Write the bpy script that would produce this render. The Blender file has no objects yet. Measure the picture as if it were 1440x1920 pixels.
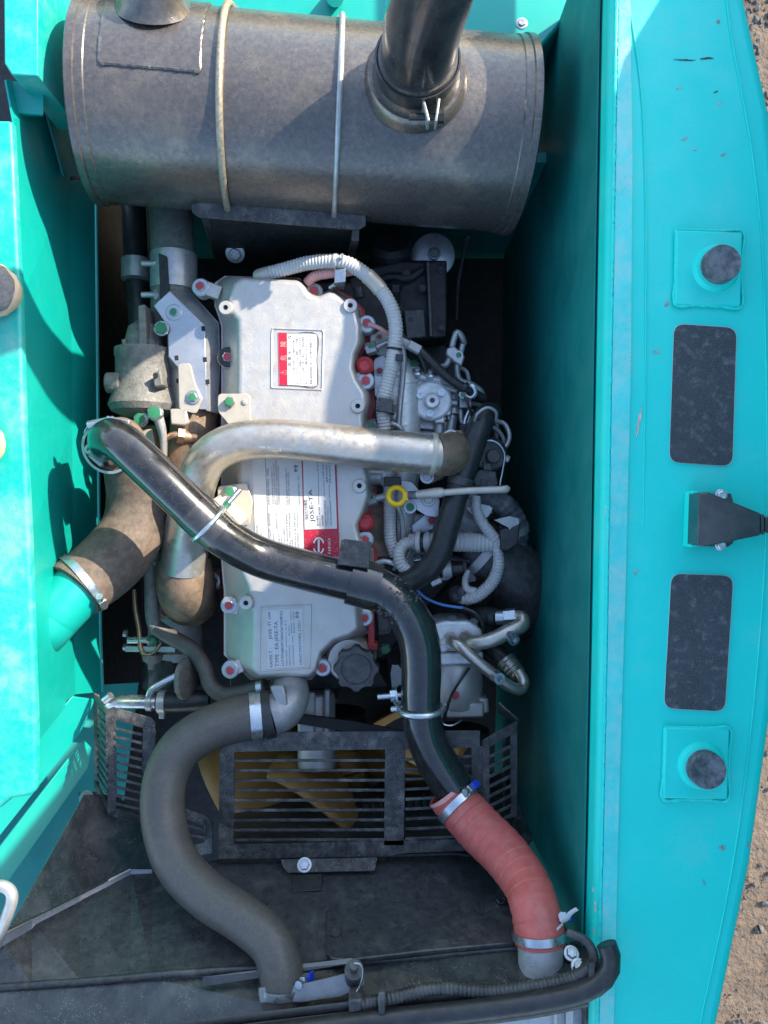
import bpy, bmesh, math, random
from mathutils import Vector, Matrix, Quaternion
random.seed(7)
R = math.radians
sc = bpy.context.scene
COL = sc.collection

# ------------------------------------------------------------------ camera, sky, sun, exposure
D = 1.44                                   # the phone is held 1.44 m above the top of the rocker cover
cam_d = bpy.data.cameras.new("camera"); cam = bpy.data.objects.new("camera", cam_d); COL.objects.link(cam)
cam.location = (0, 0, D); cam.rotation_euler = (0, 0, 0)
cam_d.sensor_fit = 'VERTICAL'; cam_d.sensor_height = 36; cam_d.lens = 27
cam_d.clip_start = 0.02; cam_d.clip_end = 200
sc.camera = cam

SUN = Vector((1.38, 0.95, 1.0)).normalized()          # towards the sun
world = bpy.data.worlds.new("World"); sc.world = world; world.use_nodes = True
wn = world.node_tree; wn.nodes.clear()
wo = wn.nodes.new('ShaderNodeOutputWorld'); wb = wn.nodes.new('ShaderNodeBackground'); sky = wn.nodes.new('ShaderNodeTexSky')
sky.sky_type = 'NISHITA'; sky.sun_disc = False
sky.sun_elevation = math.asin(SUN.z); sky.sun_rotation = math.atan2(SUN.x, SUN.y)
wb.inputs['Strength'].default_value = 0.15
wn.links.new(sky.outputs[0], wb.inputs[0]); wn.links.new(wb.outputs[0], wo.inputs[0])
sun_d = bpy.data.lights.new("sun", 'SUN'); sun_d.energy = 3.2; sun_d.angle = R(0.55); sun_d.color = (1.0, 0.89, 0.74)
sun = bpy.data.objects.new("sun", sun_d); COL.objects.link(sun)
sun.rotation_euler = (-SUN).to_track_quat('-Z', 'Y').to_euler(); sun.location = (2, 2, 3)
sc.view_settings.view_transform = 'Standard'; sc.view_settings.look = 'None'
sc.view_settings.exposure = 1.85; sc.view_settings.gamma = 1.0
sc.cycles.max_bounces = 8; sc.cycles.diffuse_bounces = 4; sc.cycles.glossy_bounces = 4

# ------------------------------------------------------------------ helpers
def S(z): return (D - z) / 1440.0
def P(px, py, z):                            # where the sight line of a photo point meets the height z
    s = S(z); return Vector(((px - 720) * s, (960 - py) * s, z))
def V(p): return p if isinstance(p, Vector) else P(*p[:3])

def crom(pts, n):
    out = []
    m = len(pts)
    for i in range(m - 1):
        p0 = pts[max(i-1, 0)]; p1 = pts[i]; p2 = pts[i+1]; p3 = pts[min(i+2, m-1)]
        for k in range(n):
            t = k / n
            out.append([0.5*((2*b) + (-a+c)*t + (2*a-5*b+4*c-d)*t*t + (-a+3*b-3*c+d)*t**3) for a, b, c, d in zip(p0, p1, p2, p3)])
    out.append(list(pts[-1])); return out

class Path:
    """centre line with a radius; control points (px, py, z, r) with r in photo pixels at that height"""
    def __init__(s, pts, r=None, n=10, world=False):
        c = []
        for p in pts:
            if world: c.append((p[0], p[1], p[2], p[3] if len(p) > 3 else r))
            else:
                w = P(*p[:3]); rr = (p[3] if len(p) > 3 else r) * S(p[2]); c.append((w.x, w.y, w.z, rr))
        s.c = crom(c, n) if len(c) > 2 else [list(q) for q in c]
        s.l = [0]
        for a, b in zip(s.c, s.c[1:]): s.l.append(s.l[-1] + math.dist(a[:3], b[:3]))
        s.len = s.l[-1]
    def at(s, d):
        d = min(max(d, 0), s.len)
        for i in range(len(s.c)-1):
            if s.l[i+1] >= d or i == len(s.c)-2:
                k = (d - s.l[i]) / max(s.l[i+1]-s.l[i], 1e-9)
                q = [a + (b-a)*k for a, b in zip(s.c[i], s.c[i+1])]
                return Vector(q[:3]), q[3]
    def tan(s, d):
        e = s.len*0.004 + 1e-5
        return (s.at(d+e)[0] - s.at(d-e)[0]).normalized()

class MB:
    def __init__(s): s.v = []; s.f = []
    def add(s, v, f):
        o = len(s.v); s.v += [Vector(q) for q in v]; s.f += [[i+o for i in q] for q in f]; return s
    def tube(s, path, seg=20, step=None, ripple=None, cap=True, jitter=0, d0=0, d1=None, dr=0, flat=1.0):
        if not isinstance(path, Path): path = Path(path)
        d1 = path.len if d1 is None else d1
        if ripple: step = ripple[0] / 6
        if step is None: step = max(path.len / 60, 0.003)
        n = max(2, int((d1-d0) / step))
        t0 = path.tan(d0); up = Vector((0, 0, 1)) if abs(t0.z) < .9 else Vector((0, 1, 0))
        u = t0.cross(up).normalized(); tp = t0; vs = []; fs = []
        for i in range(n+1):
            d = d0 + (d1-d0)*i/n; c, r = path.at(d); t = path.tan(d)
            u = (tp.rotation_difference(t) @ u); u = (u - t*u.dot(t)).normalized(); tp = t
            w = t.cross(u)
            r += dr
            if ripple:
                k = ripple[2] if len(ripple) > 2 else 1
                ph = (d / ripple[0]) % 1
                r *= 1 + ripple[1] * (math.sin(2*math.pi*ph) if k == 1 else (ph-0.5))
            if jitter: r *= 1 + random.uniform(-jitter, jitter)
            for k in range(seg):
                a = 2*math.pi*k/seg
                vs.append(c + u*math.cos(a)*r + w*math.sin(a)*r*flat)
            if i:
                b = (i-1)*seg
                for k in range(seg): fs.append([b+k, b+(k+1) % seg, b+seg+(k+1) % seg, b+seg+k])
        if cap: fs.append(list(range(seg))[::-1]); fs.append([n*seg+k for k in range(seg)])
        return s.add(vs, fs)
    def lathe(s, prof, p0, axis=(0, 0, 1), seg=28, cap=True):
        """prof: (radius, height) in metres along the axis from p0"""
        p0 = V(p0); ax = Vector(axis).normalized(); q = Vector((0, 0, 1)).rotation_difference(ax); vs = []; fs = []
        for r, h in prof:
            for k in range(seg):
                a = 2*math.pi*k/seg; vs.append(p0 + q @ Vector((r*math.cos(a), r*math.sin(a), h)))
        for i in range(len(prof)-1):
            for k in range(seg): fs.append([i*seg+k, i*seg+(k+1) % seg, (i+1)*seg+(k+1) % seg, (i+1)*seg+k])
        if cap: fs.append(list(range(seg))[::-1]); fs.append([(len(prof)-1)*seg+k for k in range(seg)])
        return s.add(vs, fs)
    def cyl(s, a, b, r0, r1=None, seg=24):
        a = V(a); b = V(b); r1 = r0 if r1 is None else r1
        return s.lathe([(r0, 0), (r1, (b-a).length)], a, b-a, seg)
    def prism(s, poly, z0, z1, grow=0):
        """outline in photo points at height z1, upright walls down to z0"""
        top = [P(x, y, z1) for x, y in poly]
        n = len(top); bot = [Vector((q.x, q.y, z0)) for q in top]
        return s.add(bot + top, [[i, (i+1) % n, n+(i+1) % n, n+i] for i in range(n)] + [list(range(n))[::-1], list(range(n, 2*n))])
    def loft(s, top, bot):
        a = [V(q) for q in top]; b = [V(q) for q in bot]; n = len(a)
        return s.add(b + a, [[i, (i+1) % n, n+(i+1) % n, n+i] for i in range(n)] + [list(range(n))[::-1], list(range(n, 2*n))])
    def plate(s, pts, t=0.004):
        """flat plate from points (px, py, z) with thickness t behind it"""
        a = [V(q) for q in pts]; n = len(a); nv = Vector((0, 0, 0))
        for i in range(n): nv += (a[i]-a[0]).cross(a[(i+1) % n]-a[0])
        nv.normalize()
        if nv.z < 0: nv = -nv
        b = [q - nv*t for q in a]
        return s.add(b + a, [[i, (i+1) % n, n+(i+1) % n, n+i] for i in range(n)] + [list(range(n))[::-1], list(range(n, 2*n))])
    def strip(s, A, B, t=0.004):
        for i in range(len(A)-1): s.plate([A[i], A[i+1], B[i+1], B[i]], t)
        return s
    def box(s, c, size, rot=None):
        c = V(c); q = rot or Quaternion(); x, y, z = [k/2 for k in size]
        vs = [c + q @ Vector((a*x, b*y, d*z)) for d in (-1, 1) for b in (-1, 1) for a in (-1, 1)]
        return s.add(vs, [[0, 2, 3, 1], [4, 5, 7, 6], [0, 1, 5, 4], [2, 6, 7, 3], [0, 4, 6, 2], [1, 3, 7, 5]])
    def bar(s, a, b, w, h, up=(0, 0, 1)):
        a = V(a); b = V(b); d = (b-a); L = d.length; x = d.normalized(); y = Vector(up).cross(x).normalized(); z = x.cross(y)
        q = Matrix((x, y, z)).transposed().to_quaternion()
        return s.box((a+b)/2, (L, w, h), q)
    def sphere(s, c, r, sx=1, sy=1, sz=1, n=12):
        c = V(c); prof = []; vs = []; fs = []
        for i in range(n+1):
            ph = math.pi*i/n
            for k in range(2*n):
                a = math.pi*k/n; vs.append(c + Vector((r*sx*math.sin(ph)*math.cos(a), r*sy*math.sin(ph)*math.sin(a), -r*sz*math.cos(ph))))
        for i in range(n):
            for k in range(2*n): fs.append([i*2*n+k, i*2*n+(k+1) % (2*n), (i+1)*2*n+(k+1) % (2*n), (i+1)*2*n+k])
        return s.add(vs, fs)

def thing(name, label, cat, base, group=None):
    o = bpy.data.objects.new(name, None); COL.objects.link(o); o.location = V(base); o.empty_display_size = 0.02
    o['label'] = label; o['category'] = cat
    if group: o['group'] = group
    return o
def rootof(o):
    while o.parent: o = o.parent
    return o
def part(parent, name, mb, m, bevel=0, seg=2, ang=38, label=None, flat=False, kind=None):
    base = rootof(parent).location
    me = bpy.data.meshes.new(name); me.from_pydata([v - base for v in mb.v], [], mb.f); me.validate(); me.update()
    bm = bmesh.new(); bm.from_mesh(me); bmesh.ops.remove_doubles(bm, verts=bm.verts, dist=1e-6); bmesh.ops.recalc_face_normals(bm, faces=bm.faces); bm.to_mesh(me); bm.free()
    me.materials.append(m)
    if not flat:
        me.shade_smooth(); me.set_sharp_from_angle(angle=R(ang))
    o = bpy.data.objects.new(name, me); COL.objects.link(o); o.parent = parent
    if bevel:
        b = o.modifiers.new("bevel", 'BEVEL'); b.width = bevel; b.segments = seg; b.limit_method = 'ANGLE'; b.angle_limit = R(35); b.harden_normals = False
    if label: o['label'] = label
    if kind: o['kind'] = kind
    return o
def solo(name, label, cat, base, mb, m, bevel=0, seg=2, ang=38, group=None, kind=None):
    base = V(base)
    me = bpy.data.meshes.new(name); me.from_pydata([v - base for v in mb.v], [], mb.f); me.validate(); me.update()
    bm = bmesh.new(); bm.from_mesh(me); bmesh.ops.remove_doubles(bm, verts=bm.verts, dist=1e-6); bmesh.ops.recalc_face_normals(bm, faces=bm.faces); bm.to_mesh(me); bm.free()
    me.materials.append(m); me.shade_smooth(); me.set_sharp_from_angle(angle=R(ang))
    o = bpy.data.objects.new(name, me); COL.objects.link(o); o.location = base
    if bevel:
        b = o.modifiers.new("bevel", 'BEVEL'); b.width = bevel; b.segments = seg; b.limit_method = 'ANGLE'; b.angle_limit = R(35)
    if label: o['label'] = label; o['category'] = cat
    if group: o['group'] = group
    if kind: o['kind'] = kind
    return o

# ------------------------------------------------------------------ materials
def mat(name, col, rough=.5, metal=0., var=.18, vs=14., dust=None, speck=None, bump=None, stain=None, coat=0, rvar=.12, scratch=None):
    m = bpy.data.materials.new(name); m.use_nodes = True; nt = m.node_tree; N = nt.nodes; L = nt.links
    bs = N['Principled BSDF']; tc = N.new('ShaderNodeTexCoord'); oc = tc.outputs['Object']
    def noise(sc_, det=4, ro=.6):
        n = N.new('ShaderNodeTexNoise'); n.inputs['Scale'].default_value = sc_; n.inputs['Detail'].default_value = det; n.inputs['Roughness'].default_value = ro
        L.new(oc, n.inputs['Vector']); return n.outputs['Fac']
    def ramp(src, a, b):
        r = N.new('ShaderNodeMapRange'); r.inputs['From Min'].default_value = a; r.inputs['From Max'].default_value = b; r.interpolation_type = 'SMOOTHSTEP'
        L.new(src, r.inputs['Value']); return r.outputs['Result']
    def mix(fac, A, B, scale=1.0):
        x = N.new('ShaderNodeMix'); x.data_type = 'RGBA'
        if scale != 1.0:
            mu = N.new('ShaderNodeMath'); mu.operation = 'MULTIPLY'; mu.inputs[1].default_value = scale; L.new(fac, mu.inputs[0]); fac = mu.outputs[0]
        L.new(fac, x.inputs['Factor'])
        for k, q in (('A', A), ('B', B)):
            i = [s_ for s_ in x.inputs if s_.name == k and s_.type == 'RGBA'][0]
            if isinstance(q, tuple): i.default_value = (*q[:3], 1)
            else: L.new(q, i)
        return [s_ for s_ in x.outputs if s_.type == 'RGBA'][0]
    dk = tuple(c*(1-var) for c in col); lt = tuple(min(1, c*(1+var)) for c in col)
    c = mix(ramp(noise(vs), .3, .7), dk, lt)
    rsrc = noise(vs*2.3)
    if stain:      # (colour, amount, scale)
        c = mix(ramp(noise(stain[2], 6, .7), .5, .72), c, stain[0], stain[1])
    if dust:       # (colour, amount, scale)
        c = mix(ramp(noise(dust[2], 8, .72), .38, .68), c, dust[0], dust[1])
    if speck:      # (colour, amount, cell scale, radius)
        vo = N.new('ShaderNodeTexVoronoi'); vo.inputs['Scale'].default_value = speck[2]; vo.inputs['Randomness'].default_value = 1
        L.new(oc, vo.inputs['Vector'])
        r = ramp(vo.outputs['Distance'], speck[3], speck[3]*.45)
        mu = N.new('ShaderNodeMath'); mu.operation = 'MULTIPLY'; L.new(r, mu.inputs[0]); L.new(ramp(noise(speck[2]*.12, 3), .42, .62), mu.inputs[1])
        c = mix(mu.outputs[0], c, speck[0], speck[1])
    if scratch:    # (colour, amount)
        mp = N.new('ShaderNodeMapping'); mp.inputs['Scale'].default_value = (6, 90, 30); mp.inputs['Rotation'].default_value = (0, 0, .5); L.new(oc, mp.inputs['Vector'])
        n = N.new('ShaderNodeTexNoise'); n.inputs['Scale'].default_value = 3; n.inputs['Detail'].default_value = 5; L.new(mp.outputs[0], n.inputs['Vector'])
        c = mix(ramp(n.outputs['Fac'], .66, .74), c, scratch[0], scratch[1])
    L.new(c, bs.inputs['Base Color'])
    mr = N.new('ShaderNodeMapRange'); mr.inputs['To Min'].default_value = max(.03, rough-rvar); mr.inputs['To Max'].default_value = min(1, rough+rvar)
    L.new(rsrc, mr.inputs['Value']); mr.inputs['From Min'].default_value = .3; mr.inputs['From Max'].default_value = .7
    L.new(mr.outputs[0], bs.inputs['Roughness']); bs.inputs['Metallic'].default_value = metal
    if coat: bs.inputs['Coat Weight'].default_value = coat; bs.inputs['Coat Roughness'].default_value = .15
    if bump:       # (distance m, scale)
        b = N.new('ShaderNodeBump'); b.inputs['Strength'].default_value = 1; b.inputs['Distance'].default_value = bump[0]
        L.new(noise(bump[1], 5), b.inputs['Height']); L.new(b.outputs[0], bs.inputs['Normal'])
    return m
TAN = (.50, .42, .31)
M = {}
M['cw'] = mat('teal_casting_paint', (.0, .62, .53), .55, 0, .02, 9, dust=((.05, .58, .50), .12, 60), stain=((.30, .48, .42), .14, 9), speck=((.06, .12, .12), .5, 60, .07), scratch=((.10, .60, .53), .2), bump=(.0004, 120), rvar=.1)
M['cw_dusty'] = mat('teal_paint_dusty', (.05, .60, .55), .55, 0, .05, 20, dust=((.34, .58, .53), .55, 26), stain=((.46, .50, .44), .45, 7), speck=((.05, .04, .04), .6, 150, .14), bump=(.0006, 90))
M['teal'] = mat('teal_panel_paint', (.0, .31, .265), .42, 0, .02, 8, dust=((.04, .31, .27), .12, 60), speck=((.02, .08, .08), .5, 60, .07), coat=.1, rvar=.06)
M['teal_dusty'] = mat('teal_panel_dusty', (.0, .35, .30), .5, 0, .03, 12, dust=((.14, .38, .31), .22, 60), stain=((.46, .42, .28), .4, 6), speck=((.03, .06, .06), .6, 70, .10), coat=.05)
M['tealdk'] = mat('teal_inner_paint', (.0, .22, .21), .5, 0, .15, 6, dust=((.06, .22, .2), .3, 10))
M['muf'] = mat('muffler_steel', (.115, .108, .104), .30, .6, .04, 60, dust=((.29, .24, .19), .3, 120), stain=((.36, .29, .20), .4, 7), speck=((.5, .45, .38), .6, 230, .18), scratch=((.26, .24, .21), .35), bump=(.0003, 160), rvar=.06)
M['pipeblk'] = mat('black_pipe_paint', (.010, .010, .011), .18, 0, .3, 60, dust=((.10, .09, .075), .12, 90), stain=((.08, .072, .06), .28, 12), speck=((.35, .33, .3), .6, 300, .17), coat=.6, rvar=.05)
M['blackgloss'] = mat('black_gloss_paint', (.02, .02, .022), .22, 0, .3, 20, dust=((.14, .13, .12), .22, 16), coat=.6)
M['alu'] = mat('brushed_aluminium_pipe', (.52, .485, .43), .36, .8, .08, 40, dust=((.42, .34, .23), .5, 26), stain=((.26, .19, .11), .4, 40), bump=(.0003, 180))
M['cast'] = mat('silver_cover_casting', (.48, .47, .45), .40, .45, .05, 30, dust=((.56, .49, .39), .4, 34), stain=((.38, .31, .23), .35, 26), speck=((.75, .73, .7), .4, 240, .14), bump=(.0005, 260))
M['cast2'] = mat('cast_aluminium', (.44, .45, .46), .45, .35, .14, 60, dust=((.36, .33, .28), .4, 60), bump=(.0008, 260))
M['castdk'] = mat('speckled_grey_casting', (.135, .135, .125), .6, .2, .2, 60, dust=((.27, .245, .21), .45, 90), speck=((.03, .03, .03), .9, 420, .32), bump=(.0014, 260))
M['iron'] = mat('dark_cast_iron', (.016, .018, .019), .55, .2, .3, 25, dust=((.045, .044, .04), .5, 40), bump=(.001, 160))
M['rust'] = mat('heat_browned_iron', (.17, .12, .085), .62, .3, .22, 40, dust=((.30, .20, .12), .5, 40), stain=((.09, .085, .08), .6, 18), bump=(.0008, 260))
M['zinc'] = mat('zinc_plated_steel', (.50, .54, .56), .3, .9, .08, 40, dust=((.4, .37, .3), .25, 40))
M['zincdull'] = mat('dull_zinc', (.40, .41, .41), .38, .55, .12, 60, dust=((.34, .31, .26), .4, 80))
M['shield'] = mat('shield_sheet_steel', (.46, .47, .50), .36, .7, .1, 14, dust=((.42, .39, .34), .35, 20), bump=(.0002, 120))
M['rubber'] = mat('dusty_black_rubber', (.062, .057, .051), .5, 0, .06, 60, dust=((.12, .108, .093), .3, 160), stain=((.16, .143, .12), .4, 6), speck=((.42, .40, .36), .7, 340, .17), bump=(.0004, 260), rvar=.06)
M['rubberdk'] = mat('black_rubber', (.016, .017, .018), .42, 0, .25, 30, dust=((.05, .049, .045), .4, 90), bump=(.0002, 200))
M['rubberbrown'] = mat('brown_woven_hose', (.100, .075, .058), .7, 0, .2, 60, dust=((.18, .135, .10), .45, 60), stain=((.22, .13, .08), .4, 8), bump=(.0010, 420))
M['red'] = mat('red_silicone', (.46, .085, .07), .6, 0, .1, 30, dust=((.50, .20, .17), .35, 40), stain=((.30, .10, .08), .3, 9), bump=(.0005, 190))
M['redin'] = mat('red_hose_cut_edge', (.62, .30, .26), .7)
M['conduit'] = mat('grey_conduit_plastic', (.42, .42, .41), .5, 0, .1, 40, dust=((.46, .42, .36), .4, 60))
M['conduitblk'] = mat('black_conduit_plastic', (.03, .03, .031), .42, 0, .2, 20, dust=((.16, .15, .13), .4, 30))
M['plastic'] = mat('dark_grey_plastic', (.036, .037, .038), .45, 0, .15, 40, dust=((.13, .125, .115), .35, 80), bump=(.0003, 250))
M['plasblk'] = mat('black_plastic', (.014, .014, .015), .35, 0, .2, 24, dust=((.08, .076, .07), .3, 60))
M['shroud'] = mat('shroud_black_plate', (.026, .028, .030), .36, 0, .2, 40, dust=((.09, .09, .088), .4, 90), stain=((.15, .145, .13), .4, 22), speck=((.45, .44, .41), .6, 260, .16), bump=(.0003, 90))
M['shroudspk'] = mat('shroud_black_speckled', (.026, .03, .03), .28, 0, .25, 20, dust=((.07, .075, .072), .45, 40), speck=((.40, .41, .39), .9, 300, .22), stain=((.14, .14, .125), .5, 11))
M['guard'] = mat('guard_black_paint', (.018, .019, .02), .4, 0, .3, 60, dust=((.12, .117, .11), .42, 70), stain=((.22, .215, .20), .5, 18), speck=((.45, .44, .41), .8, 320, .24))
M['fan'] = mat('tan_fan_plastic', (.34, .18, .05), .5, 0, .1, 14, dust=((.28, .18, .08), .4, 30))
M['bolt'] = mat('bolt_zinc', (.44, .46, .47), .36, .8, .12, 300)
M['boltblk'] = mat('bolt_black', (.035, .036, .038), .42, .4, .2, 200)
M['mred'] = mat('red_paint_mark', (.42, .035, .05), .5, 0, .4, 260, stain=((.30, .24, .24), .5, 160))
M['mgreen'] = mat('green_paint_mark', (.015, .17, .07), .45, 0, .5, 260, stain=((.25, .26, .25), .6, 160))
M['mblue'] = mat('blue_plastic', (.01, .045, .42), .4)
M['redgasket'] = mat('red_sealant', (.40, .035, .04), .5, 0, .2, 60)
M['yellow'] = mat('yellow_plastic', (.75, .47, .01), .4, 0, .08, 60)
M['white'] = mat('white_label_film', (.50, .515, .53), .4, 0, .04, 30, dust=((.55, .50, .42), .25, 18))
M['whitepaper'] = mat('white_sticker', (.62, .61, .59), .4, 0, .03, 30)
M['redlabel'] = mat('red_label_film', (.62, .01, .035), .4, 0, .06, 30)
M['redlabel2'] = mat('dark_red_label_film', (.36, .012, .035), .4, 0, .08, 30, speck=((.72, .62, .60), .9, 330, .24))
M['ink'] = mat('black_ink', (.03, .03, .035), .5)
M['inkgrey'] = mat('grey_ink', (.10, .11, .13), .5)
M['hole'] = mat('bore_black', (.01, .01, .01), .8)
M['pad'] = mat('anti_slip_grit', (.040, .044, .052), .9, 0, .15, 40, dust=((.085, .09, .10), .7, 420), stain=((.26, .25, .23), .55, 70), speck=((.42, .41, .38), .7, 520, .2), bump=(.0016, 700))
M['padedge'] = mat('pad_film_edge', (.36, .52, .52), .5)
M['rubplug'] = mat('rubber_stopper', (.045, .048, .055), .6, 0, .2, 40, dust=((.19, .20, .22), .7, 40))
M['belt'] = mat('belt_rubber', (.014, .016, .018), .6)
M['copper'] = mat('heat_tinted_pipe', (.46, .28, .17), .4, .8, .2, 40)
M['soil'] = mat('dry_soil', (.105, .075, .052), .95, 0, .25, 3, dust=((.17, .122, .085), .6, 9), stain=((.06, .05, .04), .7, 12), bump=(.02, 25))
M['stone'] = mat('grey_gravel', (.075, .072, .07), .9, 0, .4, 14, bump=(.004, 60))
M['pale'] = mat('pale_plated_bracket', (.48, .44, .37), .45, .35, .1, 60, dust=((.44, .38, .29), .4, 60))
M['shoe'] = mat('grey_knit_shoe', (.17, .155, .145), .9, 0, .25, 260, dust=((.30, .27, .23), .4, 60), bump=(.0016, 420))
M['sole'] = mat('tan_shoe_sole', (.50, .38, .24), .7, 0, .12, 30)
M['castbright'] = mat('bright_aluminium_casting', (.66, .67, .67), .4, .35, .1, 60, dust=((.50, .47, .41), .35, 70), bump=(.0007, 260))
M['foldedge'] = mat('folded_edge_highlight', (.17, .18, .205), .35, .3, .1, 60, speck=((.5, .48, .42), .6, 260, .2))  # shroud colour lightened to paint in the highlight on the fold
M['castmid'] = mat('grey_aluminium_casting', (.27, .28, .295), .42, .45, .12, 60, dust=((.25, .235, .21), .4, 70), bump=(.0008, 260))
M['galv'] = mat('galvanised_sheet', (.24, .25, .26), .35, .8, .15, 50, dust=((.20, .19, .17), .4, 50))
M['strap'] = mat('dusty_tan_rod', (.30, .26, .20), .5, .5, .3, 160, dust=((.40, .33, .22), .6, 120), speck=((.06, .05, .04), .8, 300, .25))
M['wire'] = mat('blue_wire', (.06, .20, .48), .4)
M['wall_shade'] = mat('teal_wall_shade', (.0, .17, .155), .5, 0, .12, 5, dust=((.02, .18, .17), .4, 20))  # darker teal with the inner wall's shade put into the colour

# ------------------------------------------------------------------ shared small hardware
def mesh_from(mb, name, m, ang=30):
    me = bpy.data.meshes.new(name); me.from_pydata(mb.v, [], mb.f); me.update()
    bm = bmesh.new(); bm.from_mesh(me); bmesh.ops.recalc_face_normals(bm, faces=bm.faces); bm.to_mesh(me); bm.free()
    me.materials.append(m); me.shade_smooth(); me.set_sharp_from_angle(angle=R(ang)); return me
Z0 = Vector((0, 0, 0))
def hexprof(): return MB().lathe([(1, 0), (1, .55), (.86, .68), (.60, .68), (.52, .62)], Z0, seg=6)
HEX = {k: mesh_from(hexprof(), 'bolt_head', M[k]) for k in ('bolt', 'boltblk', 'zinc', 'castdk', 'cast', 'rust', 'redgasket', 'mgreen')}
WASH = {k: mesh_from(MB().lathe([(1, -.05), (1, .12), (.93, .2), (.7, .22)], Z0, seg=24), 'washer', M[k]) for k in ('bolt', 'cast', 'plasblk', 'zinc', 'boltblk')}
MARK = {k: mesh_from(MB().lathe([(.78, .55), (.78, .71), (.6, .74)], Z0, seg=12), 'paint_mark', M[k]) for k in ('mred', 'mgreen')}
def inst(name, me, parent, loc=None, rot=None, scale=None):
    o = bpy.data.objects.new(name, me); COL.objects.link(o); o.parent = parent
    if loc is not None: o.location = loc
    if rot is not None: o.rotation_mode = 'QUATERNION'; o.rotation_quaternion = rot
    if scale is not None: o.scale = (scale, scale, scale)
    return o
def bolt(parent, px, py, z, r=9, mark=None, washer=1.55, axis=(0, 0, 1), head='bolt', wmat='bolt', spin=None):
    """flanged hex bolt whose head sits at that point; r in photo pixels"""
    p = V((px, py, z)); s = r * S(p.z)
    q = Vector((0, 0, 1)).rotation_difference(Vector(axis).normalized()) @ Quaternion((0, 0, 1), random.random()*6 if spin is None else spin)
    b = inst('bolt', HEX[head], parent, p - rootof(parent).location, q, s)
    if washer: w = inst('washer', WASH[wmat], b); w.scale = (washer, washer, 1)
    if mark: inst('paint_mark', MARK[mark], b)
    return b
def band(parent, path, d, w, m, dr=.0015, name='clamp_band', seg=28):
    c, r = path.at(d); t = path.tan(d); s = w/2
    return part(parent, name, MB().lathe([(r+dr-.0012, -s), (r+dr, -s), (r+dr, s), (r+dr-.0012, s)], c, t, seg, cap=False), m)
def screw(parent, path, d, ang, tabmat=None, size=.011):
    """worm-drive housing with its slotted screw, on a clamp band"""
    c, r = path.at(d); t = path.tan(d); u = t.cross(Vector((0, 0, 1)))
    u = u.normalized() if u.length > .05 else Vector((1, 0, 0)); w = u.cross(t).normalized()
    n = u*math.cos(ang) + w*math.sin(ang); k = t.cross(n)
    o = c + n*(r+size*.45); q = Matrix((k, t, n)).transposed().to_quaternion()
    h = part(parent, 'screw_housing', MB().box(o, (size*1.5, size*1.15, size*.8), q), M['zinc'], .001)
    part(h, 'screw', MB().cyl(o - k*size*1.2, o + k*size*1.35, size*.36, seg=12).cyl(o + k*size*1.35, o + k*size*1.8, size*.55, seg=12), M['zinc'])
    if tabmat: part(h, 'colour_tab', MB().box(o + n*size*.55 - k*size*.9, (size*1.5, size*1.2, size*.35), q), tabmat, .001)

def text_mesh(strings, name, parent, m, z):
    """strings: (text, start px, end px, height px) lying flat at height z, running from start to end"""
    mb = MB()
    for tx, a, b, h in strings:
        cu = bpy.data.curves.new('t', 'FONT'); cu.body = tx; cu.resolution_u = 2
        ob = bpy.data.objects.new('t', cu); COL.objects.link(ob); bpy.context.view_layer.update()
        me = bpy.data.meshes.new_from_object(ob.evaluated_get(bpy.context.evaluated_depsgraph_get()))
        if len(me.vertices):
            xs = [v.co.x for v in me.vertices]; x0 = min(xs); x1 = max(xs); A = P(*a, z); B = P(*b, z)
            d = (B-A); L = d.length; d.normalize(); n = Vector((-d.y, d.x, 0)); k = L/max(x1-x0, 1e-6); hh = h*S(z)/.72
            mb.add([A + d*(v.co.x-x0)*k + n*v.co.y*hh for v in me.vertices], [list(p.vertices) for p in me.polygons])
        bpy.data.objects.remove(ob); bpy.data.curves.remove(cu); bpy.data.meshes.remove(me)
    return part(parent, name, mb, m, flat=True)

# ================================================================== the large structure
# ground far below, past the counterweight
g = MB(); n = 60
for j in range(n+1):
    for i in range(n+1):
        x = -6 + 12*i/n; y = -6 + 12*j/n
        g.v.append(Vector((x, y, -2.2 + random.uniform(-.02, .02))))
for j in range(n):
    for i in range(n): g.f.append([j*(n+1)+i, j*(n+1)+i+1, (j+1)*(n+1)+i+1, (j+1)*(n+1)+i])
solo('ground', None, None, Vector((0, 0, -2.2)), g, M['soil'], kind='structure')
g = MB()
def pebble(mb, c, r):
    q = Quaternion((random.random(), random.random(), random.random(), random.random())).normalized(); t = (1+5**.5)/2
    vs = [(-1, t, 0), (1, t, 0), (-1, -t, 0), (1, -t, 0), (0, -1, t), (0, 1, t), (0, -1, -t), (0, 1, -t), (t, 0, -1), (t, 0, 1), (-t, 0, -1), (-t, 0, 1)]
    fs = [(0, 11, 5), (0, 5, 1), (0, 1, 7), (0, 7, 10), (0, 10, 11), (1, 5, 9), (5, 11, 4), (11, 10, 2), (10, 7, 6), (7, 1, 8), (3, 9, 4), (3, 4, 2), (3, 2, 6), (3, 6, 8), (3, 8, 9), (4, 9, 5), (2, 4, 11), (6, 2, 10), (8, 6, 7), (9, 8, 1)]
    k = [random.uniform(.65, 1.2) for _ in vs]; sx, sy, sz = random.uniform(.7, 1.3), random.uniform(.6, 1.1), random.uniform(.45, .8)
    mb.add([c + q @ Vector((v[0]*sx*r*kk/1.9, v[1]*sy*r*kk/1.9, v[2]*sz*r*kk/1.9)) for v, kk in zip(vs, k)], [list(f) for f in fs])
for _ in range(5200):
    x = random.uniform(1.45, 2.3); y = random.uniform(.8, 2.7); r = .004 + .02*random.random()**3
    pebble(g, Vector((x, y, -2.2+r*.3)), r)
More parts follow.
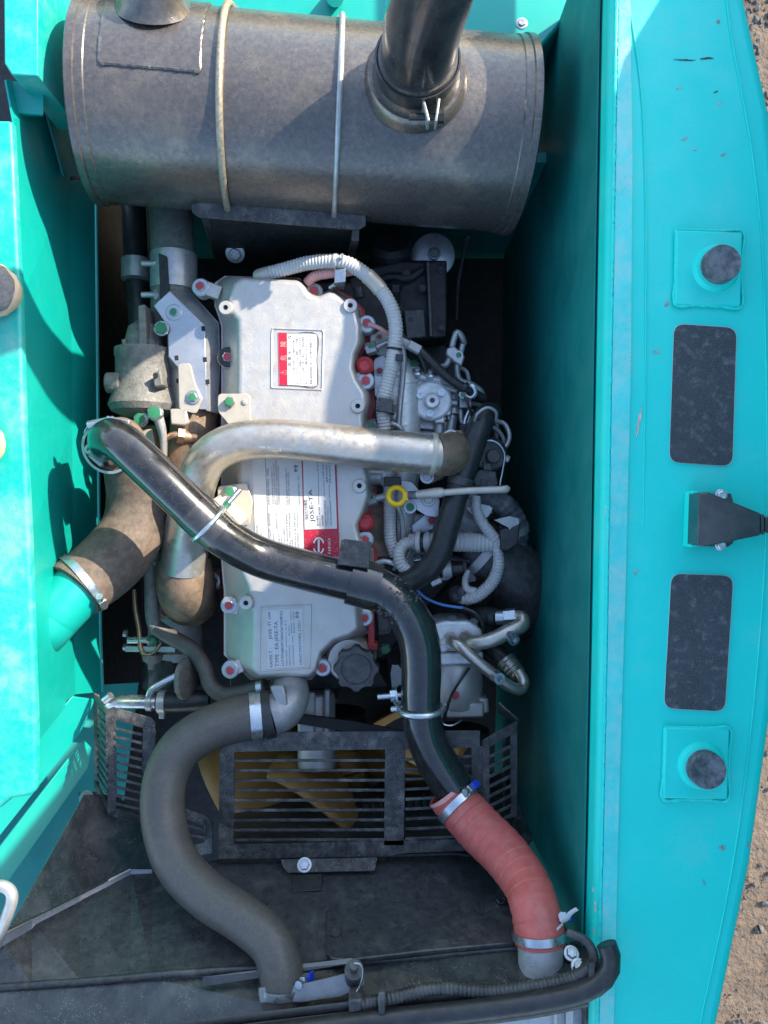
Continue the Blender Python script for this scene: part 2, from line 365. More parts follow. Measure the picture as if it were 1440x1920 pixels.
for _ in range(1300):
    x = random.uniform(1.2, 2.3); y = random.uniform(-2.8, -.6); r = .004 + .022*random.random()**6
    pebble(g, Vector((x, y, -2.2+r*.3)), r)
solo('gravel', 'loose grey gravel on the ground past the counterweight', 'gravel', Vector((1.8, 0, -2.2)), g, M['stone'], ang=20, kind='stuff')

# floor and far walls of the engine bay
solo('bay_floor', None, None, Vector((0, 0, -.72)), MB().box(Vector((-.08, -.05, -.72)), (1.5, 2.6, .02)), M['iron'], kind='structure')

solo('machine_deck', None, None, Vector((-.95, 0, -.25)), MB().box(Vector((-1.0, .0, -.25)), (.62, 2.8, .02)).box(Vector((-.69, 0, -.49)), (.02, 2.8, .46)), M['iron'], kind='structure')
# ---- counterweight
CZ = .30
cw = thing('counterweight', 'teal painted counterweight with black anti-slip pads beside the engine bay', 'counterweight', (1250, 960, -.68))
left = [(1153, -230), (1146, 0), (1141, 300), (1134, 700), (1126, 1200), (1118, 1600), (1110, 1920), (1104, 2150)]
right = [(1268, 2150), (1350, 1920), (1412, 1620), (1452, 1330), (1474, 1050), (1480, 800), (1474, 480), (1448, 210), (1402, 0), (1340, -230)]
part(cw, 'shell', MB().prism(left + right, -.68, CZ), M['cw'], .016, 5)
part(cw, 'inner_wall_shade', MB().strip([P(x, y, CZ) + Vector((-.004, 0, -.045)) for x, y in left], [P(x, y, CZ) + Vector((-.004, 0, -.97)) for x, y in left], .003), M['wall_shade'])  # dark sheet standing in for the shade down the inner wall
part(cw, 'edge_strip', MB().plate([(x+14, y, CZ+.003) for x, y in left] + [(1140, 2150, CZ+.003), (1152, 1920, CZ+.003), (1162, 1500, CZ+.003), (1174, 1100, CZ+.003), (1184, 700, CZ+.003), (1187, 300, CZ+.003), (1184, 120, CZ+.003), (1182, 0, CZ+.003), (1186, -230, CZ+.003)], .006), M['cw_dusty'], .001)
wp = Path([(x+10, y, CZ+.001) for x, y in left], 3.4)
part(cw, 'weld_bead', MB().tube(wp, 8, .004, jitter=.35), M['cw'])
wp = Path([(1165, -60, CZ+.001), (1188, 60, CZ+.001), (1203, 180, CZ+.001), (1209, 300, CZ+.001), (1211, 420, CZ+.001), (1210, 700, CZ+.0006), (1206, 1000, CZ-.001)], 1.7)
part(cw, 'crease_bead', MB().tube(wp, 8, .006, jitter=.15), M['cw'])
wp = Path([(1358, -40, CZ+.001), (1370, 60, CZ+.001), (1392, 180, CZ+.001), (1412, 300, CZ+.001), (1430, 480, CZ+.001), (1438, 800, CZ+.001), (1434, 1050, CZ+.001), (1412, 1330, CZ+.001), (1374, 1620, CZ+.001), (1312, 1920, CZ+.001), (1280, 2040, CZ+.001)], 1.8)
part(cw, 'edge_bead', MB().tube(wp, 8, .006, jitter=.15), M['cw'])
for poly, c in (([(1268, 430), (1393, 435), (1390, 576), (1266, 570)], (1338, 506)), ([(1247, 1363), (1369, 1366), (1365, 1500), (1243, 1498)], (1311, 1432))):
    pl = part(cw, 'stopper_plate', MB().plate([(x, y, CZ+.008) for x, y in poly], .009), M['cw'], .003)
    pp = poly + [poly[0]]
    wp = Path([(x + (pp[i+1][0]-x)*t, y + (pp[i+1][1]-y)*t, CZ+.004) for i, (x, y) in enumerate(pp[:-1]) for t in (0, .33, .66)] + [(*poly[0], CZ+.004)], 3, n=6)
    part(pl, 'weld_bead', MB().tube(wp, 8, .0035, jitter=.35), M['cw'])
    r = 43*S(CZ)
    part(pl, 'boss', MB().lathe([(r*1.06, .006), (r, .011), (r*.93, .016), (r*.8, .018)], P(*c, CZ), seg=36), M['cw'])
    r = 34*S(CZ)
    part(pl, 'rubber_stopper', MB().lathe([(r, .01), (r, .031), (r*.95, .034), (r*.9, .0335), (r*.3, .0325)], P(*c, CZ), seg=36), M['rubplug'])
def rounded(poly, rad, k=5):
    out = []; m = len(poly)
    for i in range(m):
        a = Vector(poly[i-1]); b = Vector(poly[i]); c = Vector(poly[(i+1) % m]); u = (a-b).normalized()*rad; w = (c-b).normalized()*rad
        for j in range(k+1):
            t = j/k; out.append(tuple((b+u)*(1-t)**2 + b*2*t*(1-t) + (b+w)*t*t))
    return out
for poly in ([(1265, 607), (1381, 615), (1373, 874), (1256, 866)], [(1260, 1076), (1375, 1080), (1359, 1334), (1246, 1328)]):
    q = rounded(poly, 20)
    cx = sum(p[0] for p in q)/len(q); cy = sum(p[1] for p in q)/len(q)
    pad = part(cw, 'anti_slip_pad', MB().plate([(x, y, CZ+.0035) for x, y in q], .0025), M['pad'])
    part(pad, 'pad_edge', MB().plate([(cx+(x-cx)*1.022, cy+(y-cy)*1.009, CZ+.0015) for x, y in q], .002), M['padedge'])
lb = thing('latch_bracket', 'black tapered latch bracket on a teal base on the counterweight', 'bracket', (1370, 975, CZ))
part(lb, 'base_plate', MB().prism([(1298, 920), (1312, 920), (1310, 1026), (1294, 1026)], CZ, CZ+.030), M['cw'], .002)
part(lb, 'body', MB().prism([(1311, 924), (1330, 923), (1426, 962), (1426, 1004), (1324, 1025), (1308, 1023)], CZ+.02, CZ+.058), M['blackgloss'], .002)
part(lb, 'pivot', MB().prism([(1426, 963), (1434, 964), (1434, 1003), (1426, 1003)], CZ+.02, CZ+.052).prism([(1434, 968), (1470, 968), (1470, 1000), (1434, 1000)], CZ+.015, CZ+.045), M['blackgloss'], .002)
part(lb, 'mounting_plate', MB().prism([(1335, 925), (1372, 925), (1376, 942), (1376, 1018), (1366, 1026), (1335, 1026)], CZ+.002, CZ+.018), M['plastic'], .002)
bolt(lb, 1352, 929, CZ+.018, 9, washer=1.3, head='zinc', wmat='zinc')
bolt(lb, 1351, 1022, CZ+.018, 8, washer=1.3, head='zinc', wmat='zinc')

# ---- unseen sun hood, added and cut to keep the sun off the counterweight and half the engine
hd = thing('sun_blocker', 'unseen teal sun hood added to shade the counterweight and half the engine', 'blocker', Vector((.66, 0, .28)))
def hp(y, z): return Vector((.66 + .25*(z-.28), y, z))
part(hd, 'blocker_sheet', MB().plate([hp(-1.3, .28), hp(1.7, .28), hp(1.7, .5), hp(1.0, .5), hp(.93, .58), hp(.8, .62), hp(.56, .63), hp(.40, 1.38), hp(-1.3, 1.38)], .004), M['teal'])
part(hd, 'blocker_edge', MB().cyl(hp(-1.3, .28), hp(1.7, .28), .012), M['teal'])

# ---- wall of the bay on the cab side
wl = thing('bay_side_wall', 'teal sheet metal side wall of the engine bay with a folded flange', 'wall', (110, 800, -.12))
A = [(8, 150, .19), (22, 225, .19), (28, 350, .19), (38, 560, .19), (45, 800, .19), (55, 1000, .19), (62, 1200, .19), (67, 1392, .19)]
B = [(118, 150, -.07), (122, 230, -.07), (128, 340, -.07), (130, 560, -.07), (132, 800, -.07), (134, 1000, -.07), (137, 1200, -.07), (138, 1302, -.07)]
part(wl, 'upper_panel', MB().strip(A, B, .003), M['teal'])
A2 = [(x+1, y, -.066) for x, y, z in B[2:]]; C2 = [(177, 335, -.19), (179, 560, -.19), (181, 800, -.19), (183, 1000, -.19), (186, 1200, -.19), (190, 1297, -.19)]
part(wl, 'flange', MB().strip(A2, C2, .004), M['teal'], .002)
C3 = [(x+3, y, -.196) for x, y, z in C2]; D3 = [(150, y, -.32) for x, y, z in C2]
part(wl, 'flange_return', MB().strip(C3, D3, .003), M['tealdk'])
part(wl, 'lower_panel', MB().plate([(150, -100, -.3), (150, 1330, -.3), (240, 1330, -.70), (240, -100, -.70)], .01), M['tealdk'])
bolt(wl, 68, 186, .10, 12, washer=1.4, head='boltblk', wmat='boltblk', axis=(.8, 0, .6))
bolt(wl, 117, 1350, -.02, 8, washer=1.2, head='boltblk', wmat='boltblk', axis=(.8, 0, .6))

pn = thing('walkway', 'sunlit dusty teal deck panel along the bay with a folded edge', 'walkway', (0, 900, .18))
part(pn, 'sheet', MB().prism([(-380, 222), (22, 225), (28, 350), (38, 560), (45, 800), (55, 1000), (62, 1200), (68, 1390), (67, 1480), (58, 1492), (20, 1498), (0, 1515), (-380, 1600)], .185, .205), M['teal_dusty'], .006, 3)
ps = thing('corner_post', 'short teal box post at the corner of the bay near the muffler', 'post', (40, 70, .05))
part(ps, 'post', MB().prism([(6, -200), (71, -200), (71, 142), (22, 140), (8, 118)], .05, .225), M['teal_dusty'], .002)
part(ps, 'foot_flange', MB().plate([(22, 152, .17), (82, 156, .17), (82, 160, .16), (22, 158, .16)], .05), M['teal'], .001)
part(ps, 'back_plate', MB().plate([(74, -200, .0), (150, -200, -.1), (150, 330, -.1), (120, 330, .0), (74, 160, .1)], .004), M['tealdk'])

# sloping lower corner panels
lw = thing('lower_corner_panel', 'teal lower corner panel with a dark diagonal slot under the deck', 'panel', (90, 1480, -.1))
part(lw, 'upper_plate', MB().plate([(-60, 1420, .06), (70, 1380, .04), (136, 1306, .0), (178, 1312, -.05), (152, 1374, -.04), (-20, 1592, .03), (-60, 1600, .04)], .004), M['teal'], .001)
part(lw, 'lower_plate', MB().plate([(160, 1390, -.06), (172, 1402, -.09), (165, 1440, -.10), (14, 1655, .0), (-30, 1680, .02), (-30, 1628, .03), (148, 1398, -.05)], .004), M['teal'], .001)
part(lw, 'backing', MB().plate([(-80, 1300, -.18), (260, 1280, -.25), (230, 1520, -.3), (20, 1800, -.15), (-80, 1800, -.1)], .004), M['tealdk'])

# beam behind the muffler
bm_ = thing('cross_beam', 'teal cross beam behind the muffler', 'beam', (700, 40, -.4))
part(bm_, 'beam', MB().prism([(60, -260), (1105, -260), (1086, 5), (1012, 92), (980, 100), (60, 60)], -.4, -.03), M['teal'], .006, 3)
part(bm_, 'nut_boss', MB().cyl((628, -6, -.03), (628, -6, .06), .016), M['teal'])
bolt(bm_, 978, 44, -.03, 7, washer=1.6, head='bolt', wmat='bolt')
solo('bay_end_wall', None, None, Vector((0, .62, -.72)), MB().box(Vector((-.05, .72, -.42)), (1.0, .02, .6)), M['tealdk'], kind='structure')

# ---- muffler
ML = Vector((-.507, .727, .070)); MR = Vector((.240, .698, .004)); mr_ = .165
ax = (MR-ML).normalized(); mlen = (MR-ML).length
mu = thing('muffler', 'large cylindrical dusty grey steel muffler across the end of the bay', 'muffler', Vector((-.13, .71, -.13)))
part(mu, 'shell', MB().lathe([(mr_, .004), (mr_, mlen-.004)], ML, ax, 96, cap=False), M['muf'])
part(mu, 'end_cap', MB().lathe([(mr_*.9, -.012), (mr_*1.0, -.012), (mr_*1.03, -.009), (mr_*1.03, .003), (mr_*1.012, .005), (mr_*1.012, .018), (mr_*1.002, .020)], ML, ax, 96), M['muf'])
part(mu, 'end_cap', MB().lathe([(mr_*1.002, -.020), (mr_*1.012, -.018), (mr_*1.012, -.005), (mr_*1.03, -.003), (mr_*1.03, .009), (mr_*1.0, .012), (mr_*.9, .012)], MR, ax, 96), M['muf'])
mt = (Vector((0, 0, 1)) - ax*ax.z).normalized(); ms = ax.cross(mt)       # up and sideways on the drum
def onm(s, a, r=mr_):            # point on the drum, s metres along, a = angle from its top towards the engine
    return ML + ax*s + (mt*math.cos(a) - (-ms if ms.y < 0 else ms)*math.sin(a))*r
for s, rad in ((.232, .0062), (.424, .0050)):
    pts = [(*onm(s, R(-86), mr_+.06),), (*onm(s, R(-84), mr_+.02),)] if False else []
    for k in range(25):
        a = R(-75 + k*(188)/24); pts.append((*onm(s, a, mr_+rad*.9), rad))
    e = Vector(pts[-1][:3]); nx = (e - Vector(pts[-2][:3])).normalized(); q = e + nx*.05; pts.append((*q, rad))
    ub = part(mu, 'u_bolt', MB().tube(Path(pts, world=True, n=3), 12, .006), M['strap'] if s < .3 else M['zincdull'])
    part(ub, 'nut', MB().lathe([(.011, 0), (.011, .009)], q - nx*.016, nx, 6).lathe([(.009, 0), (.009, .006)], q - nx*.007, nx, 6), M['zincdull'])
    f = Vector(pts[0][:3]); part(ub, 'top_nut', MB().lathe([(.011, 0), (.011, .01), (.007, .012), (.007, .022)], f, (f - Vector(pts[1][:3])), 6), M['zincdull'])
# pad and stub near one end
c = onm(.12, R(-22)); nrm = (c - (ML + ax*.12)).normalized(); sd = ax.cross(nrm)
pg = []
for i in range(7):
    for j in range(9):
        a = R(-60 + j*(66)/8); pg.append(onm(.045 + .155*i/6, a, mr_+.004))
pm = MB().add(pg, [[i*9+j, i*9+j+1, (i+1)*9+j+1, (i+1)*9+j] for i in range(6) for j in range(8)])
pd = part(mu, 'reinforcing_pad', pm, M['muf']); sm = pd.modifiers.new('thick', 'SOLIDIFY'); sm.thickness = .004; sm.offset = -1; es = pd.modifiers.new('edges', 'EDGE_SPLIT'); es.split_angle = R(40)
bd = [onm(.045, R(-60+6.6*i), mr_+.001) for i in range(11)] + [onm(.045+.0155*i, R(6), mr_+.001) for i in range(1, 11)] + [onm(.2, R(6-6.6*i), mr_+.001) for i in range(1, 11)]
part(pd, 'weld_bead', MB().tube(Path([(*b, .0028) for b in bd], world=True, n=3), 8, .004, jitter=.35), M['muf'])
c = onm(.117, R(-36), mr_); nrm = (c - (ML + ax*.117)).normalized()
part(mu, 'inlet_stub', MB().lathe([(.062, 0), (.054, .012), (.05, .045), (.044, .045), (.044, .02)], c, nrm, 36), M['muf'])
# outlet neck, clamp and tail pipe
c = onm(.548, R(1), mr_-.02)
nrm = Vector((.02, .06, 1)).normalized()
nk = part(mu, 'outlet_neck', MB().lathe([(.078, 0), (.075, .025), (.066, .05), (.062, .085)], c, nrm, 48), M['muf'])
part(mu, 'weld_collar', MB().lathe([(.085, .012), (.083, .028), (.076, .036)], c, nrm, 48), M['muf'])
cl = part(mu, 'outlet_clamp', MB().lathe([(.0645, .05), (.0675, .05), (.0675, .078), (.0645, .078)], c, nrm, 48, cap=False), M['blackgloss'])
ear = c + nrm*.064 + Vector((.022, -.068, 0))
part(cl, 'clamp_ear', MB().box(ear + Vector((-.009, -.012, 0)), (.004, .036, .028), Quaternion((0, 0, 1), R(14))).box(ear + Vector((.009, -.012, 0)), (.004, .036, .028), Quaternion((0, 0, 1), R(-8))), M['zincdull'], .001)
part(cl, 'clamp_bolt', MB().cyl(ear + Vector((-.035, -.016, 0)), ear + Vector((.016, -.016, 0)), .0055, seg=12).lathe([(.0105, 0), (.0105, .009)], ear + Vector((.011, -.016, 0)), (1, 0, 0), 6), M['boltblk'])
tp = thing('exhaust_tail_pipe', 'black glossy exhaust pipe rising from the muffler outlet', 'exhaust pipe', c + nrm*.06)
b0 = c + nrm*.06
tpp = Path([(*b0, .058), (*(b0+nrm*.10+Vector((.004, 0, 0))), .058), (*(b0+nrm*.22+Vector((.018, .0, 0))), .058), (*(b0+nrm*.36+Vector((.035, .02, 0))), .058), (*(b0+nrm*.50+Vector((.05, .08, 0))), .058)], world=True)
part(tp, 'pipe', MB().tube(tpp, 40, cap=False), M['blackgloss']).modifiers.new('wall', 'SOLIDIFY').thickness = .002
# bracket carrying the muffler
br = thing('muffler_bracket', 'black folded steel bracket under the muffler u-bolts', 'bracket', (530, 440, -.25))
part(br, 'top_flange', MB().plate([(357, 381, .06), (382, 378, .06), (687, 402, .035), (686, 424, .03), (672, 432, .03), (372, 408, .055), (360, 398, .058)], .006), M['guard'], .002)
part(br, 'web', MB().plate([(378, 406, .048), (672, 430, .024), (650, 500, -.20), (412, 500, -.20)], .006), M['iron'], .001)
part(br, 'gusset', MB().plate([(376, 406, .05), (392, 408, .05), (412, 492, -.19), (404, 492, -.19)], .02), M['guard'], .001)
part(br, 'gusset', MB().plate([(660, 430, .028), (674, 431, .028), (656, 500, -.19), (646, 500, -.19)], .02), M['guard'], .001)
bolt(br, 441, 475, -.108, 12, washer=1.55, axis=(0, -.6, .8)); bolt(br, 603, 484, -.128, 11, washer=1.5, axis=(0, -.6, .8), head='boltblk', wmat='boltblk')

# ---- shroud at the radiator end
sh = thing('radiator_shroud', 'dusty black fan shroud plate with bolted access cover', 'shroud', (560, 1700, -0.2891))
RID = [(-60, 1790, 0.2276), (0, 1757, 0.203), (60, 1725, 0.1537), (150, 1680, 0.0923), (245, 1632, 0.0307), (285, 1632, 0.0246), (410, 1612, 0.0062), (700, 1608, 0), (850, 1603, -0.0062), (930, 1612, -0.0062), (990, 1650, 0.0307)]
BOT = [(-60, 1850, 0.2399), (0, 1848, 0.2399), (60, 1844, 0.2399), (150, 1838, 0.2399), (245, 1830, 0.2399), (285, 1826, 0.2399), (410, 1817, 0.2399), (700, 1800, 0.2399), (850, 1785, 0.2399), (930, 1778, 0.2399), (985, 1772, 0.2399)]
part(sh, 'main_plate', MB().strip(RID, BOT, .004), M['shroud'])
part(sh, 'folded_edge', MB().strip([(x, y-2, z+.006) for x, y, z in RID[:6]], [(x, y+20, z+.014) for x, y, z in RID[:5]] + [(RID[5][0], RID[5][1]+8, RID[5][2]+.008)], .004), M['foldedge'], .001)
part(sh, 'ridge_highlight', MB().tube(Path([(x, y-2, z+.006) for x, y, z in RID[:5]], 2), 8), M['pale'])  # pale tube draws the bright highlight along the ridge
part(sh, 'side_plate', MB().plate([(-60, 1790, 0.2276), (0, 1757, 0.203), (60, 1725, 0.1537), (150, 1680, 0.0923), (245, 1632, 0.0307), (285, 1632, 0.0246), (330, 1600, -0.0062), (220, 1490, -0.0431), (158, 1490, 0.0185), (18, 1740, 0.203)], .004), M['shroudspk'])
part(sh, 'ring_lip', MB().strip(RID[6:], [(410, 1450, -.5), (700, 1450, -.5), (850, 1450, -.5), (930, 1450, -.5), (990, 1450, -.5)], .004), M['shroud'])
part(sh, 'recess', MB().plate([(547, 1640, 0.0554), (604, 1638, 0.0554), (604, 1668, 0.0923), (549, 1672, 0.0923)], .004), M['iron'], .001)
part(sh, 'base_lip', MB().tube(Path([(x, y+3, z) for x, y, z in BOT], 7), 10), M['shroud'])
def onsh(px, py):                      # height of the shroud plate at a photo point
    for i in range(len(RID)-1):
        if RID[i][0] <= px <= RID[i+1][0]:
            t = (px-RID[i][0])/(RID[i+1][0]-RID[i][0]); a = [RID[i][k]+(RID[i+1][k]-RID[i][k])*t for k in range(3)]; b = [BOT[i][k]+(BOT[i+1][k]-BOT[i][k])*t for k in range(3)]
            u = (py-a[1])/(b[1]-a[1]); return a[2]+(b[2]-a[2])*u
    return 0
ac = part(sh, 'access_cover', MB().plate([(x, y, onsh(x, y)+.020) for x, y in [(612, 1708), (622, 1698), (780, 1686), (966, 1674), (968, 1766), (800, 1782), (650, 1800), (622, 1797), (612, 1788)]], .008), M['shroud'], .002)
bolt(ac, 629, 1752, onsh(629, 1752)+.020, 11, washer=1.35, head='boltblk', wmat='boltblk', axis=(0, .9, .4))
bolt(ac, 940, 1691, onsh(940, 1691)+.020, 10, washer=1.35, head='boltblk', wmat='boltblk', axis=(0, .9, .4))

tk = thing('radiator_top_cover', 'black sloping radiator top cover with thick rubber edge seal', 'cover', (560, 1860, 0.1414))
part(tk, 'cover_plate', MB().strip([(-60, 1862, 0.2399), (300, 1838, 0.2399), (700, 1806, 0.2399), (985, 1775, 0.2399), (1070, 1770, 0.2399), (1130, 1768, 0.2522)], [(-60, 2050, 0.326), (300, 2010, 0.326), (700, 1925, 0.326), (985, 1880, 0.326), (1080, 1850, 0.326), (1135, 1810, 0.326)], .004), M['shroudspk'])
sl = Path([(-60, 2010, 0.3444), (300, 1965, 0.3444), (560, 1932, 0.3444), (760, 1908, 0.3444), (900, 1893, 0.3444), (1020, 1876, 0.3444), (1095, 1858, 0.3444), (1135, 1832, 0.3444), (1146, 1800, 0.3407), (1137, 1770, 0.3358)], 19)
part(tk, 'edge_seal', MB().tube(sl, 20, jitter=.006), M['rubberdk'])
sl2 = Path([(300, 1930, 0.326), (560, 1898, 0.326), (760, 1876, 0.326), (900, 1866, 0.326), (1010, 1852, 0.326), (1080, 1838, 0.326), (1116, 1812, 0.326)], 9)
part(tk, 'seal_foot', MB().tube(sl2, 12, flat=.5), M['rubberdk'])
part(tk, 'seal_rib', MB().tube(Path([(x, y+12, z-.012) for x, y, z in [(-60, 2010, 0.3444), (300, 1965, 0.3444), (560, 1932, 0.3444), (760, 1908, 0.3444), (900, 1893, 0.3444), (1020, 1876, 0.3444), (1100, 1858, 0.3444)]], 15), 12), M['rubberdk'])
bolt(tk, 1071, 1788, .276, 10, washer=1.5, axis=(.05, .75, .65)); bolt(tk, 1085, 1812, .29, 10, washer=1.5, axis=(.05, .75, .65))
part(tk, 'dark_step', MB().plate([(380, 1832, 0.2583), (660, 1796, 0.2583), (660, 1806, 0.2645), (380, 1850, 0.2645)], .003), M['blackgloss'])
rc = thing('radiator_core', 'pale grey radiator core frame outside the rubber seal', 'radiator', (1000, 1930, -.1))
part(rc, 'frame', MB().prism([(860, 1900), (1095, 1868), (1095, 2100), (860, 2100)], -.5, .26), M['cast2'], .002)
part(rc, 'rib', MB().prism([(1062, 1880), (1076, 1878), (1076, 2100), (1062, 2100)], .25, .272).prism([(1040, 1884), (1046, 1883), (1046, 2100), (1040, 2100)], .25, .27), M['cast'], .001)
part(rc, 'side_post', MB().prism([(1097, 1878), (1112, 1868), (1112, 2100), (1097, 2100)], -.5, .28), M['guard'], .001)

# ================================================================== the engine
eb = thing('engine_block', 'dark cast iron engine block under the silver rocker cover', 'engine', (560, 900, -.68))
part(eb, 'crankcase', MB().prism([(425, 540), (700, 540), (860, 660), (860, 1080), (720, 1240), (430, 1270)], -.70, -.22), M['iron'], .01)
part(eb, 'cylinder_head', MB().prism([(412, 528), (700, 528), (742, 560), (745, 1060), (700, 1240), (425, 1262)], -.22, -.085), M['iron'], .006)
part(eb, 'head_flank', MB().prism([(690, 940), (742, 930), (742, 1045), (690, 1045)], -.15, -.082), M['rust'], .003)
part(eb, 'front_plate', MB().prism([(430, 1262), (700, 1240), (730, 1290), (430, 1300)], -.5, -.2), M['iron'], .004)

# ---- rocker cover
CO = [(440, 530, 403, 530), (455, 520, 422, 517), (560, 527, 562, 521), (572, 540, 574, 532), (580, 553, 582, 545), (598, 557, 600, 550), (618, 547, 622, 540), (645, 563, 652, 556), (667, 585, 676, 580), (674, 612, 684, 612), (674, 640, 684, 642), (664, 665, 672, 665), (661, 690, 670, 690), (668, 712, 678, 708), (683, 735, 692, 730), (687, 755, 697, 755), (680, 780, 690, 782), (680, 860, 690, 860), (688, 890, 698, 890), (690, 930, 700, 932), (681, 958, 688, 960), (668, 985, 676, 985), (674, 1010, 684, 1010), (688, 1030, 700, 1030), (690, 1100, 702, 1100), (668, 1138, 692, 1140), (672, 1178, 694, 1185), (655, 1191, 662, 1199), (625, 1201, 628, 1209), (602, 1223, 606, 1230), (592, 1256, 596, 1262), (580, 1268, 584, 1275), (486, 1268, 470, 1275), (477, 1258, 420, 1228), (477, 1150, 420, 1110), (468, 1100, 418, 1090), (448, 1060, 415, 1050), (447, 760, 415, 760), (447, 600, 415, 612), (434, 586, 411, 598), (430, 560, 402, 572)]
rv = thing('rocker_cover', 'silver cast rocker cover with warning labels and red bolts', 'engine cover', (560, 900, -.09))
part(rv, 'cover_body', MB().loft([(a, b, 0) for a, b, c, d in CO], [(c, d, -.07) for a, b, c, d in CO]), M['cast'], .007, 4, ang=50)
part(rv, 'base_flange', MB().loft([(c, d, -.068) for a, b, c, d in CO], [(c, d, -.082) for a, b, c, d in CO]), M['cast'], .001)
part(rv, 'gasket', MB().loft([(c+(7 if c > 600 else -1), d, -.080) for a, b, c, d in CO], [(c+(7 if c > 600 else -1), d, -.088) for a, b, c, d in CO]), M['redgasket'])
part(rv, 'gasket_tab', MB().prism([(690, 1140), (701, 1140), (703, 1222), (690, 1228)], -.09, -.05).prism([(690, 1205), (708, 1207), (708, 1220), (690, 1222)], -.09, -.045), M['redgasket'], .002)
for x, y in ((424, 578), (657, 574), (671, 762), (674, 911), (462, 1130)):
    b = part(rv, 'boss', MB().lathe([(.0155, -.03), (.0135, .0), (.0130, .005), (.012, .006), (.0048, .006), (.0046, -.012)], P(x, y, 0), seg=28), M['cast'])
    part(b, 'bore', MB().lathe([(.0047, 0), (.0047, .001)], P(x, y, 0)+Vector((0, 0, .0012)), seg=14), M['hole'])
def ear(px, py, z, r=19, cx=None, cy=None):
    mb = MB().lathe([(r*S(z), -.03), (r*S(z), 0)], P(px, py, z), seg=28)
    if cx: mb.bar(P(px, py, z-.012), P(cx, cy, z-.012), r*1.5*S(z), .024)
    return part(rv, 'bolt_ear', mb, M['cast'], .002)
for x, y, cx, cy, mk, wm in ((376, 538, 415, 552, 'mred', 'bolt'), (427, 670, 440, 672, 'mred', 'plasblk'), (688, 607, 668, 612, 'mred', 'bolt'), (686, 714, 668, 712, 'mred', 'bolt'), (684, 1012, 668, 1012, 'mred', 'bolt'), (430, 1135, 450, 1140, 'mred', 'bolt'), (432, 1256, 455, 1245, 'mred', 'bolt'), (683, 1158, 665, 1158, 'mred', 'bolt'), (605, 1252, 596, 1240, 'mred', 'bolt'), (589, 547, 590, 562, 'mred', 'cast')):
    z = -.035
    ear(x, y, z, 17 if wm != 'plasblk' else 20, cx, cy)
    bolt(rv, x, y, z, 9.5, mk, 1.65 if wm != 'plasblk' else 2.0, wmat=wm)
for x, y in ((684, 685), (685, 980)):
    part(rv, 'red_plug', MB().lathe([(17*S(-.03), -.03), (17*S(-.03), 0), (14*S(-.03), .006), (10*S(-.03), .008), (9*S(-.03), .006)], P(x, y, -.03), seg=28), M['redgasket'])
# raised frames round the labels
def frame(quad, z, w=.0022):
    mb = MB(); q = rounded(quad, 6, 4); pth = Path([(x, y, z) for x, y in q + [q[0]]], 1.6, n=2)
    return mb.tube(pth, 8, .003)
part(rv, 'label_frame', frame([(510, 616), (607, 619), (604, 731), (509, 727)], .0005), M['cast'])
part(rv, 'label_frame', frame([(488, 1138), (583, 1134), (581, 1252), (487, 1258)], .0005), M['cast'])
LZ = .0012
# danger label
lab = part(rv, 'danger_label', MB().plate([(522, 624, LZ), (594, 627, LZ), (594, 724, LZ), (524, 722, LZ)], .001), M['whitepaper'], label='white and red high voltage danger label')
part(lab, 'red_strip', MB().plate([(522, 624, LZ+.0005), (538, 624.6, LZ+.0005), (539, 722.6, LZ+.0005), (524, 722, LZ+.0005)], .0006), M['redlabel'])
part(lab, 'border', MB().tube(Path([(522, 624, LZ), (550, 625, LZ), (594, 627, LZ), (594, 675, LZ), (594, 724, LZ), (560, 723, LZ), (524, 722, LZ)], .6, n=4), 6), M['ink'])
text_mesh([('⚠', (535, 703), (535, 694), 9), ('危', (536, 676), (536, 666), 9), ('険', (536, 650), (536, 640), 9)], 'danger_lettering', lab, M['redin'], LZ+.0008)
jp = ['コントローラを取外す時は、必ず電源を切る事。一', 'キースイッチを切り、５分以上放置してから作業を', 'おこなって下さい。高電圧による感電のおそれが有', 'インジェクタを取外す時、一度もどした部品は再使', '用しない。エンジン運転中は手をふれないこと。', '整備は取扱説明書に従い、必ず専門の整備士が', '行うこと。']
tl = [('高', (546, 686), (545.5, 679), 5), ('電', (546, 675), (545.5, 668), 5), ('圧', (546, 664), (545.5, 657), 5)]
for i, (x, e) in enumerate(zip((553.5, 559.6, 565.6, 571, 576.8, 585.6, 591.6), (630, 631, 632, 631, 634, 635, 706))): tl.append((jp[i], (x, 720.5), (x-.8, e), 3.6))
text_mesh(tl, 'lettering', lab, M['ink'], LZ+.0008)
part(lab, 'emblem', MB().tube(Path([(543.5+2.6*math.cos(a), 632+2.6*math.sin(a), LZ+.0006) for a in [i*math.pi/6 for i in range(13)]], .4, n=3), 6), M['ink'])
# long engine information label
lab = part(rv, 'information_label', MB().plate([(472, 846, LZ), (498, 848, LZ), (565, 858, LZ), (571, 1066, LZ), (480, 1050, LZ)], .001), M['white'], label='white engine information label with black lettering')
tl = [('IMPORTANT   ENGINE', (511, 1028), (506, 962), 4.2), ('INFORMATION   OGS', (506.5, 946), (503.5, 878), 4.2)]
for i, (t_, b_) in enumerate((('THIS ENGINE CONFORMS TO', 874), ('2010 MY CALIFORNIA AND US EPA', 868), ('REGULATIONS FOR LARGE NON-ROAD', 862), ('COMPRESSION IGNITION ENGINES', 874))): tl.append((t_, (513.5+i*3.9, 946), (510.5+i*3.9, b_), 2.6))
for i, t_ in enumerate(('THIS ENGINE IS CERTIFIED TO', 'OPERATE ON DIESEL FUEL')): tl.append((t_, (540+i*4, 947), (537.5+i*4, 877+i*8), 2.6))
tl.append(('HINO MOTORS, LTD./', (563.5, 946), (560.5, 890), 3.2))
